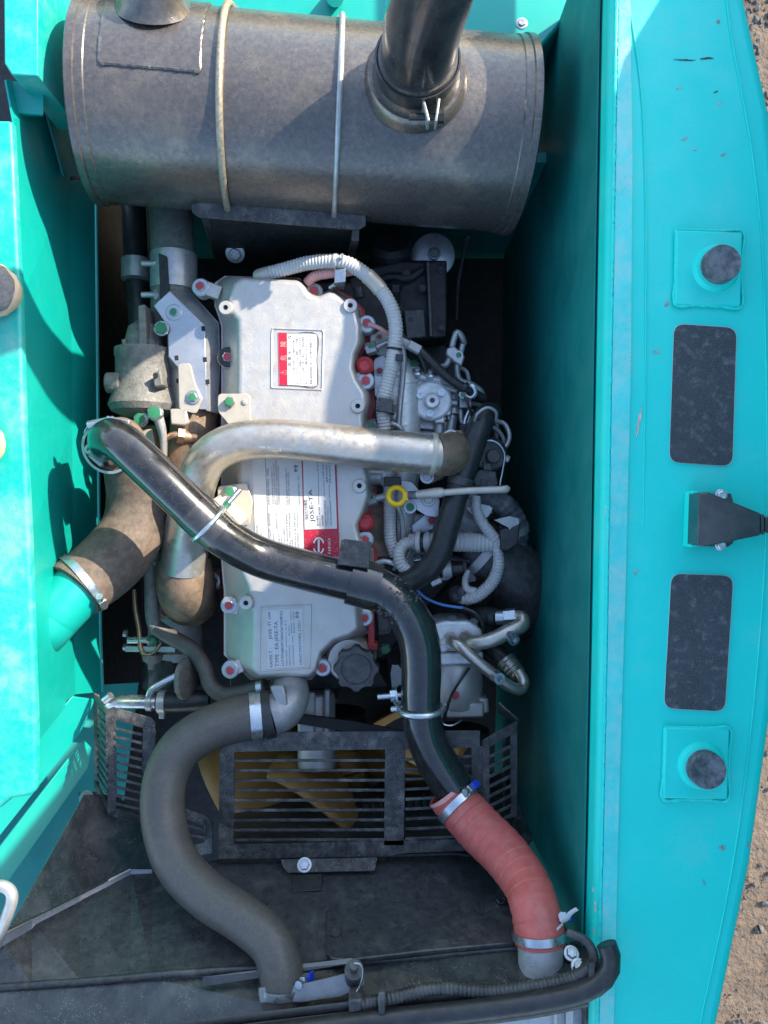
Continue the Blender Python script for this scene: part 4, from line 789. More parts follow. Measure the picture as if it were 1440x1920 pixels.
# banjo fittings and thin lines
of = thing('oil_feed_line', 'steel oil line with green marked banjo bolts above the turbo', 'oil line', (290, 800, -.08))
part(of, 'pipe', MB().tube(Path([(296, 780, -.02, 10), (302, 800, -.025, 9), (306, 820, -.03, 7), (307, 860, -.04, 6), (306, 900, -.05, 6)]), 14), M['zincdull'])
part(of, 'copper_pipe', MB().tube(Path([(308, 890, -.05, 6), (308, 850, -.045, 6), (311, 825, -.04, 6), (326, 816, -.035, 7), (342, 818, -.04, 8)]), 14), M['copper'])
bolt(of, 292, 775, -.015, 15, 'mgreen', 1.0, head='zinc', wmat='zinc'); bolt(of, 265, 786, -.03, 13, 'mgreen', 1.1, head='zinc', wmat='zinc')
part(of, 'brass_block', MB().prism([(318, 766), (350, 766), (352, 792), (346, 798), (320, 796)], -.07, -.03), M['pale'], .003)
part(of, 'union', MB().cyl((340, 818, -.045), (368, 822, -.055), .013).cyl((332, 816, -.04), (344, 818, -.045), .016, seg=6), M['copper'])
mf = thing('exhaust_manifold', 'heat-browned exhaust manifold casting below the heat shield', 'manifold', (340, 840, -.2))
part(mf, 'casting', MB().tube(Path([(364, 770, -.09, 44), (360, 820, -.09, 42), (345, 870, -.10, 40), (335, 930, -.12, 40), (335, 1000, -.14, 40)]), 30).prism([(248, 800), (300, 795), (315, 830), (310, 880), (256, 860)], -.2, -.09), M['rust'], .004)
part(mf, 'flange_plate', MB().prism([(250, 806), (286, 804), (296, 870), (262, 860)], -.1, -.075), M['pale'], .002)
# brown intake hose with clamp
ih = thing('air_intake_hose', 'brown woven rubber intake hose clamped to a teal duct', 'hose', (150, 1100, -.25))
ihp = Path([(250, 860, .0, 56), (258, 930, -.03, 56), (252, 985, -.03, 58), (228, 1030, -.01, 62), (190, 1068, .02, 62), (152, 1096, .04, 60), (138, 1108, .05, 60)])
part(ih, 'hose', MB().tube(ihp, 40), M['rubberbrown'])
band(ih, ihp, ihp.len-.022, .014, M['zinc'], .003); screw(ih, ihp, ihp.len-.022, R(150), None, .012)
du = thing('intake_duct', 'teal painted round duct through the bay wall', 'duct', (110, 1140, -.15))
part(du, 'duct', MB().tube(Path([(150, 1100, .04, 52), (128, 1124, .05, 52), (104, 1152, .060, 50), (80, 1182, .06, 48), (40, 1225, .0, 48)]), 40), M['teal'])
# small coolant pipe
wp_ = thing('coolant_pipe', 'grey cast pipe running into a thin black coolant hose', 'coolant hose', (285, 1100, -.2))
part(wp_, 'pipe', MB().tube(Path([(284, 1050, -.11, 14), (284, 1110, -.11, 13), (286, 1160, -.115, 13), (298, 1182, -.12, 14)]), 20).cyl((306, 1050, -.11), (274, 1050, -.11), .015), M['castdk'], .002)
part(wp_, 'hose', MB().tube(Path([(292, 1176, -.118, 15), (320, 1194, -.12, 15), (360, 1218, -.11, 15), (384, 1252, -.09, 15), (396, 1286, -.075, 15), (420, 1302, -.065, 15), (455, 1298, -.055, 15), (498, 1288, -.045, 15)]), 24), M['rubber'])
part(wp_, 'clip', MB().tube(Path([(484, 1292, -.047, 17), (494, 1290, -.046, 17)]), 24), M['zinc'])
# thermostat outlet
th = thing('thermostat_housing', 'cast aluminium thermostat housing joined to the radiator hose', 'housing', (535, 1310, -.12))
part(th, 'casting', MB().tube(Path([(508, 1340, .018, 38), (528, 1332, .012, 38), (545, 1312, .0, 34), (545, 1292, -.03, 34), (540, 1285, -.10, 34)]), 36), M['castmid'])
part(th, 'rib', MB().plate([(505, 1286, .036), (532, 1284, .038), (540, 1322, .044), (518, 1330, .044)], .02), M['castmid'], .004)
part(th, 'ear', MB().prism([(556, 1272), (572, 1274), (576, 1300), (566, 1308), (556, 1300)], -.06, -.03), M['castmid'], .002)
bolt(th, 566, 1298, -.03, 8, None, 1.3)
# alternator side hardware
al = thing('alternator', 'alternator and tensioner hardware low beside the elbow', 'alternator', (300, 1210, -.35))
part(al, 'tension_bar', MB().bar((236, 1216, -.16), (330, 1217, -.16), .012, .01), M['zincdull'], .001)
part(al, 'body', MB().lathe([(.045, -.05), (.06, -.045), (.06, .05), (.045, .055)], P(330, 1195, -.26), (0, 1, 0), 32), M['cast2'])
part(al, 'adjuster', MB().cyl((240, 1200, -.16), (290, 1200, -.16), .008, seg=14).cyl((278, 1200, -.16), (295, 1200, -.16), .012, seg=6), M['zinc'])
part(al, 'end_stud', MB().cyl((232, 1188, -.17), (238, 1188, -.17), .008, seg=8), M['zinc'])
part(al, 'lower_stud', MB().cyl((232, 1213, -.17), (238, 1213, -.17), .008, seg=8), M['zinc'])
part(al, 'pulley', MB().lathe([(.02, 0), (.03, .003), (.034, .006), (.026, .014), (.034, .02), (.026, .026), (.034, .032), (.012, .036)], P(322, 1228, -.2), (0, 1, 0), 28), M['zincdull'])
part(al, 'knob', MB().lathe([(.022, 0), (.019, .012), (.01, .018), (.008, .03)], P(286, 1228, -.16), (0, -1, .1), 20), M['castdk'])
part(al, 'green_mark', MB().sphere(P(288, 1200, -.145), .010, n=6), M['mgreen'])
solo('oil_filter', 'black oil filter canister under the thin coolant hose', 'oil filter', (320, 1255, -.4), MB().lathe([(.055, 0), (.062, .006), (.062, .07), (.05, .08)], P(322, 1290, -.26), (0, 1, 0), 36), M['plasblk'])
solo('rusty_dipstick_tube', 'thin rusty wire tube hanging under the brown hose', 'tube', (255, 1180, -.2), MB().tube(Path([(252, 1105, -.17, 4), (254, 1140, -.165, 5), (261, 1180, -.16, 5), (264, 1215, -.155, 5), (275, 1228, -.15, 4), (290, 1222, -.15, 3), (302, 1205, -.15, 3)]), 10), M['copper'])
id_ = thing('idler_disc', 'grey idler disc seen on edge with its bent bracket', 'pulley', (348, 1270, -.2))
part(id_, 'disc', MB().lathe([(.036, 0), (.042, .002), (.042, .012), (.036, .014)], P(344, 1272, -.1), (1, .02, .25), 40), M['castdk'])
part(id_, 'bracket', MB().tube(Path([(281, 1328, -.10, 7), (280, 1305, -.10, 7), (292, 1288, -.10, 7), (338, 1264, -.11, 7)]), 10, flat=.4), M['zinc'])
pt = thing('coolant_tube', 'shiny bent steel tube pushed into a short black hose', 'tube', (250, 1318, -.13))
part(pt, 'tube', MB().tube(Path([(205, 1324, -.12, 10), (220, 1318, -.115, 12), (245, 1316, -.11, 13), (295, 1316, -.11, 13)]), 20), M['zinc'])
part(pt, 'hose', MB().tube(Path([(294, 1316, -.11, 19), (330, 1316, -.112, 19), (392, 1312, -.12, 19)]), 24), M['rubberdk'])
part(pt, 'clamp', MB().tube(Path([(298, 1316, -.11, 22), (312, 1316, -.11, 22)]), 24).box(P(304, 1338, -.1), (.01, .018, .012)), M['zincdull'], .001)
part(pt, 'cap_screw', MB().cyl((196, 1314, -.105), (208, 1304, -.10), .008, seg=10), M['zinc'])
part(pt, 'collar', MB().tube(Path([(276, 1316, -.11, 17), (286, 1316, -.11, 17)]), 20), M['zincdull'])

# ================================================================== parts along the right of the engine
im = thing('intake_manifold', 'ribbed silver intake manifold casting beside the rocker cover', 'manifold', (755, 750, -.2))
part(im, 'casting', MB().tube(Path([(742, 676, -.11, 20), (750, 700, -.10, 30), (754, 740, -.10, 32), (756, 790, -.10, 32), (756, 860, -.105, 32), (750, 960, -.12, 30), (748, 1040, -.13, 28)]), 32), M['castbright'])
for y in (722, 758, 798): part(im, 'rib', MB().tube(Path([(753, y, -.10, 34), (754, y+4, -.10, 34)]), 32), M['castbright'])
part(im, 'boss', MB().lathe([(.017, -.02), (.017, .03), (.014, .032)], P(742, 742, -.10), (-.2, 0, 1), 24), M['castbright'])
part(im, 'side_plate', MB().plate([(x, y, -.075) for x, y in rounded([(700, 672), (722, 664), (728, 700), (720, 745), (702, 745)], 8)], .006), M['shield'], .001)
part(im, 'front_plate', MB().plate([(692, 618, -.07), (734, 622, -.07), (742, 660, -.08), (722, 672, -.08), (694, 660, -.07)], .012), M['cast'], .003)
bolt(im, 712, 696, -.074, 7, 'mred', 1.3)
bolt(im, 712, 632, -.068, 5, 'mred', 1.2)
ip = thing('injection_pump', 'silver fuel injection pump with round three-bolt head', 'pump', (815, 760, -.25))
part(ip, 'body', MB().prism(rounded([(776, 722), (828, 716), (845, 740), (845, 786), (832, 788), (778, 790)], 8), -.22, -.11), M['castbright'], .004)
part(ip, 'head', MB().lathe([(.041, -.02), (.041, .012), (.037, .016)], P(809, 753, -.10), seg=40).box(P(828, 756, -.098), (.036, .052, .02)).box(P(824, 776, -.098), (.02, .04, .02)), M['castbright'], .003)
hb = part(ip, 'hub', MB().lathe([(.0165, 0), (.0165, .012), (.0135, .014), (.0125, .011), (.006, .010)], P(810, 752, -.084), seg=32), M['castbright'])
part(hb, 'socket', MB().lathe([(.0055, 0), (.0055, .001)], P(810, 752, -.084)+Vector((0, 0, .0105)), seg=6), M['plastic'])
for x, y in ((787, 742), (827, 737), (806, 776)):
    b = part(ip, 'socket_screw', MB().lathe([(.0068, 0), (.0068, .008), (.004, .008), (.004, .004)], P(x, y, -.085), seg=16), M['zinc'])
part(ip, 'plunger', MB().cyl(P(850, 722, -.12), P(850, 778, -.12), .015).cyl(P(848, 778, -.12), P(844, 812, -.12), .0115), M['zincdull'], .002)
part(ip, 'upper_rail', MB().bar((768, 716, -.105), (858, 728, -.105), .017, .02), M['castbright'], .003)
part(ip, 'foot', MB().bar((778, 795, -.125), (838, 800, -.125), .02, .02).cyl((824, 788, -.11), (824, 815, -.11), .012), M['zincdull'], .002)
part(ip, 'outlet_union', MB().cyl((842, 755, -.10), (858, 756, -.10), .008).box(P(872, 756, -.10), (.024, .022, .02)), M['zincdull'], .002)
fl = thing('fuel_line', 'thin steel fuel line from green marked nut along the manifold', 'fuel line', (745, 720, -.1), group=None)
part(fl, 'pipe', MB().tube(Path([(706, 652, -.045, 5.5), (722, 644, -.045, 5.5), (738, 640, -.045, 5.5), (752, 648, -.05, 5.5), (757, 668, -.055, 5.5), (755, 710, -.06, 5.5), (750, 760, -.06, 5.5), (746, 815, -.06, 5.5)]), 12), M['zincdull'])
part(fl, 'nut', MB().cyl((688, 656, -.05), (706, 650, -.045), .013, seg=6), M['zincdull']); part(fl, 'green_mark', MB().bar((691, 650, -.036), (704, 648, -.032), .006, .002), M['mgreen'])
f2 = thing('looped_fuel_line', 'thin steel fuel line with a loop over the aluminium pipe', 'fuel line', (730, 800, -.1))
part(f2, 'pipe', MB().tube(Path([(705, 802, -.05, 5), (728, 794, -.045, 5), (748, 800, -.045, 5), (756, 815, -.05, 5), (757, 840, -.06, 5)]), 12), M['zincdull'])
part(f2, 'nut', MB().cyl((686, 802, -.05), (706, 796, -.05), .013, seg=6), M['zincdull']); part(f2, 'green_mark', MB().bar((690, 799, -.036), (703, 795, -.036), .007, .002), M['mgreen'])
f3 = thing('pump_feed_line', 'steel pump feed line with green hex nut above the injection pump', 'fuel line', (790, 690, -.12))
part(f3, 'pipe', MB().tube(Path([(781, 690, -.085, 6), (795, 704, -.09, 5), (818, 720, -.09, 4.5), (845, 730, -.09, 4.5), (862, 736, -.09, 4.5)]), 12), M['zincdull'])
bolt(f3, 777, 685, -.085, 9.5, 'mgreen', None, head='zinc', axis=(-.2, .3, 1))
f4 = thing('clamped_line_pair', 'pair of bent steel lines held in a small clamp block', 'fuel lines', (855, 660, -.12))
part(f4, 'line', MB().tube(Path([(822, 690, -.09, 6), (836, 684, -.085, 6), (844, 668, -.08, 6), (850, 640, -.075, 6), (857, 623, -.075, 6), (866, 632, -.08, 6), (870, 645, -.09, 6)]), 12), M['zincdull'])
part(f4, 'line', MB().tube(Path([(868, 645, -.075, 5.5), (863, 665, -.08, 5.5), (857, 690, -.085, 5.5), (862, 712, -.09, 5.5), (885, 722, -.095, 6), (902, 735, -.10, 6), (904, 748, -.11, 6)]), 12), M['zincdull'])
part(f4, 'clamp_block', MB().prism([(838, 652), (852, 648), (872, 668), (866, 686), (852, 678), (836, 664)], -.09, -.065), M['zincdull'], .003)
bolt(f4, 860, 666, -.066, 6, 'mgreen', 1.4)
f5 = thing('return_line', 'steel return line curling beside the black coolant hose', 'fuel line', (900, 800, -.15))
part(f5, 'pipe', MB().tube(Path([(878, 756, -.10, 4.5), (900, 760, -.11, 4.5), (920, 772, -.12, 4.5), (932, 800, -.13, 4.5), (928, 840, -.14, 4.5)]), 12).tube(Path([(864, 768, -.11, 4.5), (866, 790, -.11, 4.5), (876, 796, -.11, 4.5), (884, 768, -.11, 4.5)]), 12), M['zincdull'])
wl2 = thing('taped_wire_loom', 'dark taped wire loom crossing above the injection pump', 'cable', (820, 700, -.1))
part(wl2, 'loom', MB().tube(Path([(742, 636, -.06, 9), (765, 645, -.055, 9), (790, 660, -.055, 9), (815, 685, -.06, 9), (840, 708, -.065, 9), (870, 728, -.07, 9), (908, 748, -.09, 8)]), 16, jitter=.03), M['rubberdk'])
part(wl2, 'tape_clip', MB().bar((766, 646, -.046), (788, 658, -.046), .016, .02), M['conduit'], .002)
part(wl2, 'pale_tube', MB().tube(Path([(738, 628, -.055, 9), (756, 638, -.05, 9.5), (768, 648, -.05, 9.5)]), 16), M['conduit'])
part(wl2, 'cable_tie', MB().tube(Path([(868, 724, -.07, 11), (873, 728, -.07, 11)]), 16), M['plasblk'])
# main corrugated conduit
mc = thing('main_wire_conduit', 'long pale grey corrugated conduit arching round the rocker cover', 'conduit', (640, 500, -.05))
mp_ = Path([(482, 520, -.03, 12), (500, 514, -.02, 12.5), (540, 503, -.01, 12.5), (580, 493, .0, 13), (630, 490, .01, 13), (664, 500, .01, 13.5), (700, 528, .005, 13.5), (728, 565, .0, 13.5), (741, 605, -.005, 13.5), (740, 650, -.01, 13.5), (730, 705, -.015, 13.5), (719, 755, -.02, 13), (721, 810, -.03, 12), (727, 860, -.04, 11.5)])
part(mc, 'conduit', MB().tube(mp_, 18, ripple=(.0062, .055)), M['conduit'])
part(mc, 'tape_wrap', MB().tube(mp_, 18, d0=.225, d1=.262, dr=.0016, jitter=.02), M['pale'])
part(mc, 'torn_tape', MB().tube(mp_, 14, d0=.004, d1=.03, dr=.0014, jitter=.10), M['pale'])
b = part(mc, 'cable_tie', MB().tube(mp_, 18, d0=.158, d1=.163, dr=.002), M['conduit']); part(b, 'tie_tail', MB().bar((641, 485, .026), (642, 476, .03), .004, .004), M['conduit'])
part(mc, 'clamp', MB().tube(mp_, 18, d0=.375, d1=.380, dr=.0015).box(P(749, 671, .0), (.014, .012, .012)), M['plasblk'], .001)
part(mc, 'connector', MB().prism([(709, 744), (738, 748), (736, 775), (706, 770)], -.035, .0).prism([(728, 756), (742, 758), (740, 776), (726, 774)], -.035, -.005), M['plastic'], .002)
mc2 = thing('lower_wire_conduit', 'pale grey corrugated conduit running down past the dipstick', 'conduit', (735, 960, -.08))
part(mc2, 'conduit', MB().tube(Path([(728, 862, -.045, 11), (730, 920, -.05, 11.5), (731, 970, -.055, 11.5), (732, 1010, -.06, 11.5), (742, 1042, -.065, 11)]), 18, ripple=(.0062, .06)), M['conduit'])
part(mc2, 'connector', MB().prism([(720, 894), (752, 894), (752, 912), (720, 912)], -.075, -.03), M['plasblk'], .002)
pk = thing('pink_wire_conduit', 'short dusty pink corrugated conduit behind the bent clip', 'conduit', (600, 520, -.04))
part(pk, 'conduit', MB().tube(Path([(576, 530, -.03, 9), (590, 518, -.02, 9.5), (615, 512, -.015, 10), (640, 510, -.01, 10), (668, 506, -.005, 9)]), 16, ripple=(.0055, .05)), M['redin'])
cl_ = thing('conduit_clip', 'bent shiny metal clip holding the conduit at the rocker cover', 'clip', (635, 530, -.03))
part(cl_, 'clip', MB().plate([(628, 506, .02), (648, 504, .02), (648, 528, .012), (627, 530, .012)], .003).plate([(627, 530, .012), (648, 528, .012), (645, 543, -.03), (624, 541, -.03)], .003).cyl((618, 540, -.02), (630, 532, -.01), .004), M['zinc'], .0008)
# black coolant hose
ch = thing('heater_hose', 'smooth black rubber hose curving down past the dipstick', 'hose', (860, 950, -.1))
chp = Path([(924, 772, -.06, 17), (912, 778, -.03, 21), (898, 806, -.015, 22), (880, 855, -.01, 23), (860, 915, -.01, 23), (843, 975, -.012, 22.5), (826, 1032, -.02, 22.5), (800, 1070, -.03, 22.5), (762, 1092, -.045, 22), (735, 1102, -.06, 21)])
part(ch, 'hose', MB().tube(chp, 30), M['rubberdk'])
part(ch, 'spring_clip', MB().tube(Path([(890, 792, -.005, 3), (896, 775, .01, 3), (914, 764, .012, 3), (930, 772, .005, 3), (930, 788, -.01, 3)]), 8), M['zincdull'])
part(ch, 'strap', MB().tube(chp, 30, d0=.170, d1=.186, dr=.0018).box(P(866, 943, -.012), (.03, .016, .024)), M['conduitblk'], .001)
# dipstick
ds = thing('oil_dipstick', 'oil dipstick with yellow ring handle across the black hose', 'dipstick', (800, 925, -.02))
rg = [(744+15.5*math.cos(2*math.pi*i/20), 930+16*math.sin(2*math.pi*i/20), .005, 5.3) for i in range(21)]
part(ds, 'ring_handle', MB().tube(Path(rg, n=3), 12, flat=1.3).prism([(757, 922), (766, 922), (766, 938), (757, 938)], .0, .012), M['yellow'], .001)
part(ds, 'rubber_grip', MB().tube(Path([(765, 929, .008, 8), (782, 928, .010, 8)]), 16), M['rubplug'])
part(ds, 'sleeve', MB().tube(Path([(780, 928, .010, 7.5), (800, 926, .016, 9), (822, 924, .022, 10), (832, 923, .024, 8)]), 16), M['pale'])
part(ds, 'rod', MB().tube(Path([(828, 924, .024, 6.5), (880, 920, .026, 6.5), (938, 918, .026, 6.8), (950, 917, .024, 7.5), (953, 917, .022, 5)]), 16), M['pale'])
# throttle motor
em = thing('egr_valve', 'round dark plastic valve motor with plugged connector', 'valve', (915, 870, -.2))
part(em, 'disc', MB().lathe([(.034, -.04), (.034, .004), (.031, .008), (.029, .006)], P(918, 852, -.05), (.05, 0, 1), 40), M['plastic'])
part(em, 'bump', MB().lathe([(.0135, 0), (.0135, .010), (.012, .012)], P(924, 856, -.044), seg=28), M['plastic'])
part(em, 'neck', MB().prism([(905, 866), (922, 868), (924, 884), (906, 882)], -.06, -.038), M['plastic'], .002)
part(em, 'connector', MB().prism([(898, 880), (930, 884), (934, 908), (926, 916), (892, 912), (886, 900)], -.075, -.035).prism([(884, 878), (902, 882), (898, 912), (882, 906)], -.08, -.045), M['plastic'], .002)
part(em, 'latch', MB().plate([(902, 898, -.034), (916, 900, -.034), (913, 916, -.034), (899, 914, -.034)], .003), M['plasblk'], .0008)
part(em, 'spring_clip', MB().tube(Path([(896, 836, -.04, 1.8), (910, 826, -.04, 1.8), (932, 830, -.04, 1.8), (946, 850, -.04, 1.8), (943, 880, -.045, 1.8), (938, 905, -.04, 1.8), (938, 918, -.03, 1.8)]), 8), M['zinc'])
part(em, 'lug', MB().cyl((946, 858, -.05), (954, 862, -.05), .007), M['zincdull'])
# lower conduits
k1 = thing('valve_wire_conduit', 'taped grey corrugated conduit dropping from the valve connector', 'conduit', (900, 980, -.08))
part(k1, 'conduit', MB().tube(Path([(892, 930, -.045, 9), (893, 950, -.045, 9.5), (898, 968, -.045, 10), (910, 988, -.045, 10.5), (924, 1006, -.045, 11), (932, 1016, -.05, 11)]), 18, ripple=(.006, .05)), M['conduit'])
k2 = thing('thick_wire_conduit', 'thick grey corrugated conduit lying across the hose gap', 'conduit', (880, 1018, -.1))
part(k2, 'conduit', MB().tube(Path([(768, 1016, -.07, 15), (800, 1016, -.06, 17), (845, 1016, -.055, 18), (890, 1017, -.055, 18), (925, 1018, -.055, 16), (945, 1014, -.055, 17)]), 20, ripple=(.0075, .05)), M['conduit'])
part(k2, 'grommet', MB().tube(Path([(782, 1016, -.065, 21), (790, 1016, -.063, 21)]), 24).tube(Path([(797, 1016, -.06, 20), (804, 1016, -.06, 20)]), 24), M['conduit'])
part(k2, 'black_seal', MB().tube(Path([(790, 1016, -.063, 19), (797, 1016, -.061, 19)]), 24), M['plasblk'])
part(k2, 'plug', MB().prism([(938, 992), (956, 990), (976, 980), (972, 1020), (952, 1034), (938, 1030)], -.085, -.03), M['plasblk'], .003)
part(k2, 'plug_bracket', MB().plate([(926, 975, -.035), (955, 968, -.03), (974, 972, -.03), (974, 1012, -.035), (958, 1026, -.035), (954, 990, -.03)], .004), M['zincdull'], .001)
k3 = thing('looped_wire_conduit', 'grey corrugated conduit looping down to a black connector', 'conduit', (910, 1090, -.15))
part(k3, 'conduit', MB().tube(Path([(930, 1026, -.05, 9), (934, 1040, -.05, 10), (934, 1062, -.055, 11), (924, 1090, -.065, 11.5), (900, 1114, -.075, 11.5), (878, 1122, -.085, 11.5), (864, 1120, -.09, 11)]), 18, ripple=(.0062, .065)), M['conduit'])
part(k3, 'connector', MB().lathe([(.018, -.03), (.018, .0), (.013, .003)], P(856, 1114, -.085), (-.5, .1, 1), 8), M['plasblk'])
part(k3, 'thin_branch', MB().tube(Path([(878, 1070, -.09, 5), (872, 1088, -.085, 6), (876, 1104, -.08, 7), (892, 1108, -.08, 7)]), 14), M['conduit'])
k4 = thing('curled_wire_conduit', 'grey corrugated conduit curled tightly beside the black hose', 'conduit', (755, 1050, -.1))
part(k4, 'conduit', MB().tube(Path([(772, 1016, -.06, 10), (758, 1020, -.05, 11), (748, 1036, -.045, 11.5), (752, 1058, -.045, 11.5), (768, 1074, -.05, 11.5), (780, 1084, -.06, 11)]), 18, ripple=(.0062, .055)), M['conduit'])
k5 = thing('breather_hose', 'ribbed grey breather hose with silver clamp by the dark elbow', 'hose', (950, 970, -.15))
k5p = Path([(900, 938, -.10, 20), (920, 936, -.095, 21), (945, 950, -.095, 23), (962, 975, -.10, 24), (968, 1000, -.11, 23), (966, 1020, -.12, 22)])
part(k5, 'hose', MB().tube(k5p, 24, ripple=(.012, .03)), M['rubplug']); part(k5, 'clamp_band', MB().tube(k5p, 26, d0=.098, d1=.112, dr=.002), M['zincdull'])
el2 = thing('air_elbow', 'large smooth black rubber air elbow low against the counterweight wall', 'elbow hose', (970, 1090, -.4))
part(el2, 'elbow', MB().tube(Path([(890, 1010, -.13, 48), (925, 1040, -.13, 54), (965, 1075, -.14, 58), (982, 1112, -.17, 58), (974, 1150, -.25, 54), (960, 1150, -.40, 48)]), 36), M['plastic'])
part(el2, 'end_band', MB().tube(Path([(905, 1024, -.13, 53), (918, 1034, -.13, 56)]), 36), M['cast2'])
# brackets and bolts in this bay
bk = thing('dipstick_bracket', 'bluish zinc bracket plate under the dipstick', 'bracket', (790, 950, -.1))
part(bk, 'plate', MB().plate([(x, y, -.055) for x, y in rounded([(752, 900), (775, 905), (790, 925), (825, 935), (822, 970), (800, 968), (780, 955), (752, 930)], 5)], .004), M['shield'], .001)
part(bk, 'arm', MB().plate([(772, 985, -.09), (800, 962, -.085), (822, 950, -.08), (812, 992, -.085), (790, 1000, -.09), (775, 1012, -.09)], .005), M['shield'], .001)
bolt(bk, 769, 951, -.055, 9, 'mgreen', 1.4); bolt(bk, 803, 937, -.05, 9, None, 1.4); bolt(bk, 809, 976, -.08, 9, 'mred', 1.2)
wh = thing('pump_volute', 'cast silver pump volute under the hoses', 'housing', (875, 985, -.25))
part(wh, 'casting', MB().sphere(P(868, 980, -.17), .06, 1, .85, .9, 14).tube(Path([(850, 960, -.14, 30), (890, 990, -.14, 30), (900, 1040, -.16, 26)]), 24), M['cast2'])
part(wh, 'ear', MB().prism([(890, 940), (926, 946), (912, 968), (888, 962)], -.12, -.09), M['cast2'], .002)
bolt(wh, 914, 955, -.09, 8.5, 'mred', 1.25)
part(wh, 'blue_stay', MB().plate([(872, 1060, -.12), (884, 1036, -.115), (912, 1032, -.11), (896, 1062, -.12), (892, 1090, -.13), (868, 1094, -.13)], .004), M['shield'], .001)
sn = thing('pressure_sensor', 'grey sensor with black plug beside the black hose bend', 'sensor', (850, 1070, -.15))
part(sn, 'body', MB().cyl((828, 1068, -.10), (846, 1066, -.10), .018), M['cast2'], .002); part(sn, 'plug', MB().cyl((846, 1066, -.10), (868, 1064, -.10), .015).box(P(870, 1062, -.1), (.012, .02, .012)), M['plasblk'], .002)
part(sn, 'union', MB().cyl((808, 1094, -.09), (826, 1086, -.09), .009, seg=6).tube(Path([(824, 1086, -.09, 3), (840, 1084, -.10, 3), (846, 1076, -.10, 3)]), 8), M['zincdull'])
wi = thing('blue_wire', 'thin blue wire running to the compressor', 'wire', (840, 1130, -.1))
part(wi, 'wire', MB().tube(Path([(782, 1106, -.08, 2.6), (800, 1122, -.075, 2.6), (830, 1134, -.07, 2.6), (870, 1140, -.065, 2.6)]), 8), M['wire'])
part(wi, 'black_sleeve', MB().tube(Path([(868, 1140, -.065, 3.4), (888, 1148, -.06, 3.4), (902, 1160, -.06, 3.2), (908, 1180, -.07, 3), (906, 1196, -.08, 3)]), 8), M['plasblk'])
# hydraulic pump at the muffler end
hy = thing('hydraulic_pump', 'dark cast hydraulic pump in the shade below the muffler', 'pump', (770, 540, -.5))
part(hy, 'main_casting', MB().prism([(690, 500), (748, 486), (838, 487), (838, 632), (760, 640), (690, 620)], -.5, -.14), M['iron'], .008)
part(hy, 'front_casting', MB().prism([(796, 490), (838, 487), (838, 632), (806, 634)], -.2, -.125), M['iron'], .004)
part(hy, 'round_cover', MB().lathe([(.045, -.02), (.045, .05), (.035, .06)], P(733, 500, -.2), (0, .6, .8), 32), M['iron'])
part(hy, 'port_plug', MB().cyl(P(742, 566, -.12), P(742, 540, -.10), .009).cyl(P(742, 545, -.10), P(742, 530, -.09), .014, seg=6), M['boltblk'], .001)
part(hy, 'grey_block', MB().prism([(682, 570), (716, 573), (718, 622), (684, 618)], -.2, -.105).prism([(724, 570), (752, 572), (752, 640), (724, 632)], -.2, -.10), M['plastic'], .003)
part(hy, 'fitting', MB().cyl(P(674, 560, -.09), P(672, 540, -.09), .012).cyl(P(672, 545, -.09), P(668, 528, -.1), .016, seg=6), M['plastic'], .001)
wd_ = thing('mount_washer', 'large pale steel washer with bolt on the pump mount', 'washer', (812, 478, -.25))
part(wd_, 'disc', MB().lathe([(.046, 0), (.046, .005), (.044, .006)], P(812, 480, -.20), (0, -.15, 1), 44), M['shield']); bolt(wd_, 814, 476, -.185, 9, None, 1.3)
solo('mount_block', 'black square mount block beneath the pump mount washer', 'block', (790, 520, -.3), MB().prism([(745, 487), (838, 488), (838, 600), (745, 600)], -.3, -.17), M['iron'], .003)

# ---- air-conditioning compressor
ac_ = thing('compressor', 'silver air-conditioning compressor with two bent pipes', 'compressor', (850, 1270, -.3))
cz = -.12
part(ac_, 'head', MB().prism(rounded([(802, 1174), (830, 1164), (880, 1164), (906, 1182), (906, 1222), (804, 1222)], 8), cz-.08, cz+.045), M['castbright'], .008, 3)
part(ac_, 'body', MB().lathe([(.052, 0), (.055, .004), (.055, .085), (.052, .092)], P(855, 1322, cz-.02), (0, 1, 0), 40), M['cast'])
part(ac_, 'collar', MB().prism([(815, 1224), (906, 1222), (906, 1246), (815, 1248)], cz-.08, cz+.040), M['castbright'], .004)
part(ac_, 'foot', MB().prism([(812, 1318), (908, 1318), (908, 1346), (812, 1348)], cz-.09, cz+.03).prism([(896, 1308), (916, 1310), (918, 1338), (900, 1340)], cz-.06, cz+.015), M['cast'], .005)
for x, y in ((848, 1163), (888, 1168), (812, 1168)): part(ac_, 'head_bolt', MB().lathe([(.009, -.01), (.009, .012)], P(x, y+4, cz+.03), (0, .8, .6), 6), M['bolt'])
bolt(ac_, 853, 1302, cz+.034, 9, 'mred', None)
part(ac_, 'clutch', MB().lathe([(.062, 0), (.062, .012), (.05, .016)], P(862, 1378, cz-.06), (0, 1, 0), 40), M['iron'])
part(ac_, 'suction_pipe', MB().tube(Path([(872, 1196, cz+.05, 14), (888, 1205, cz+.075, 14), (920, 1200, cz+.085, 14), (958, 1182, cz+.085, 14), (978, 1172, cz+.08, 14), (978, 1158, cz+.07, 13), (962, 1156, cz+.06, 12)]), 24), M['alu'])
part(ac_, 'suction_nut', MB().cyl((968, 1156, cz+.06), (944, 1158, cz+.055), .018, seg=6).cyl((946, 1158, cz+.055), (930, 1158, cz+.05), .015), M['zinc'], .001)
part(ac_, 'service_port', MB().cyl((952, 1186, cz+.085), (962, 1198, cz+.105), .011).lathe([(.011, 0), (.011, .006), (.006, .006), (.006, .001)], P(962, 1198, cz+.105), V((962, 1198, cz+.105))-V((952, 1186, cz+.085)), 20), M['zinc'])
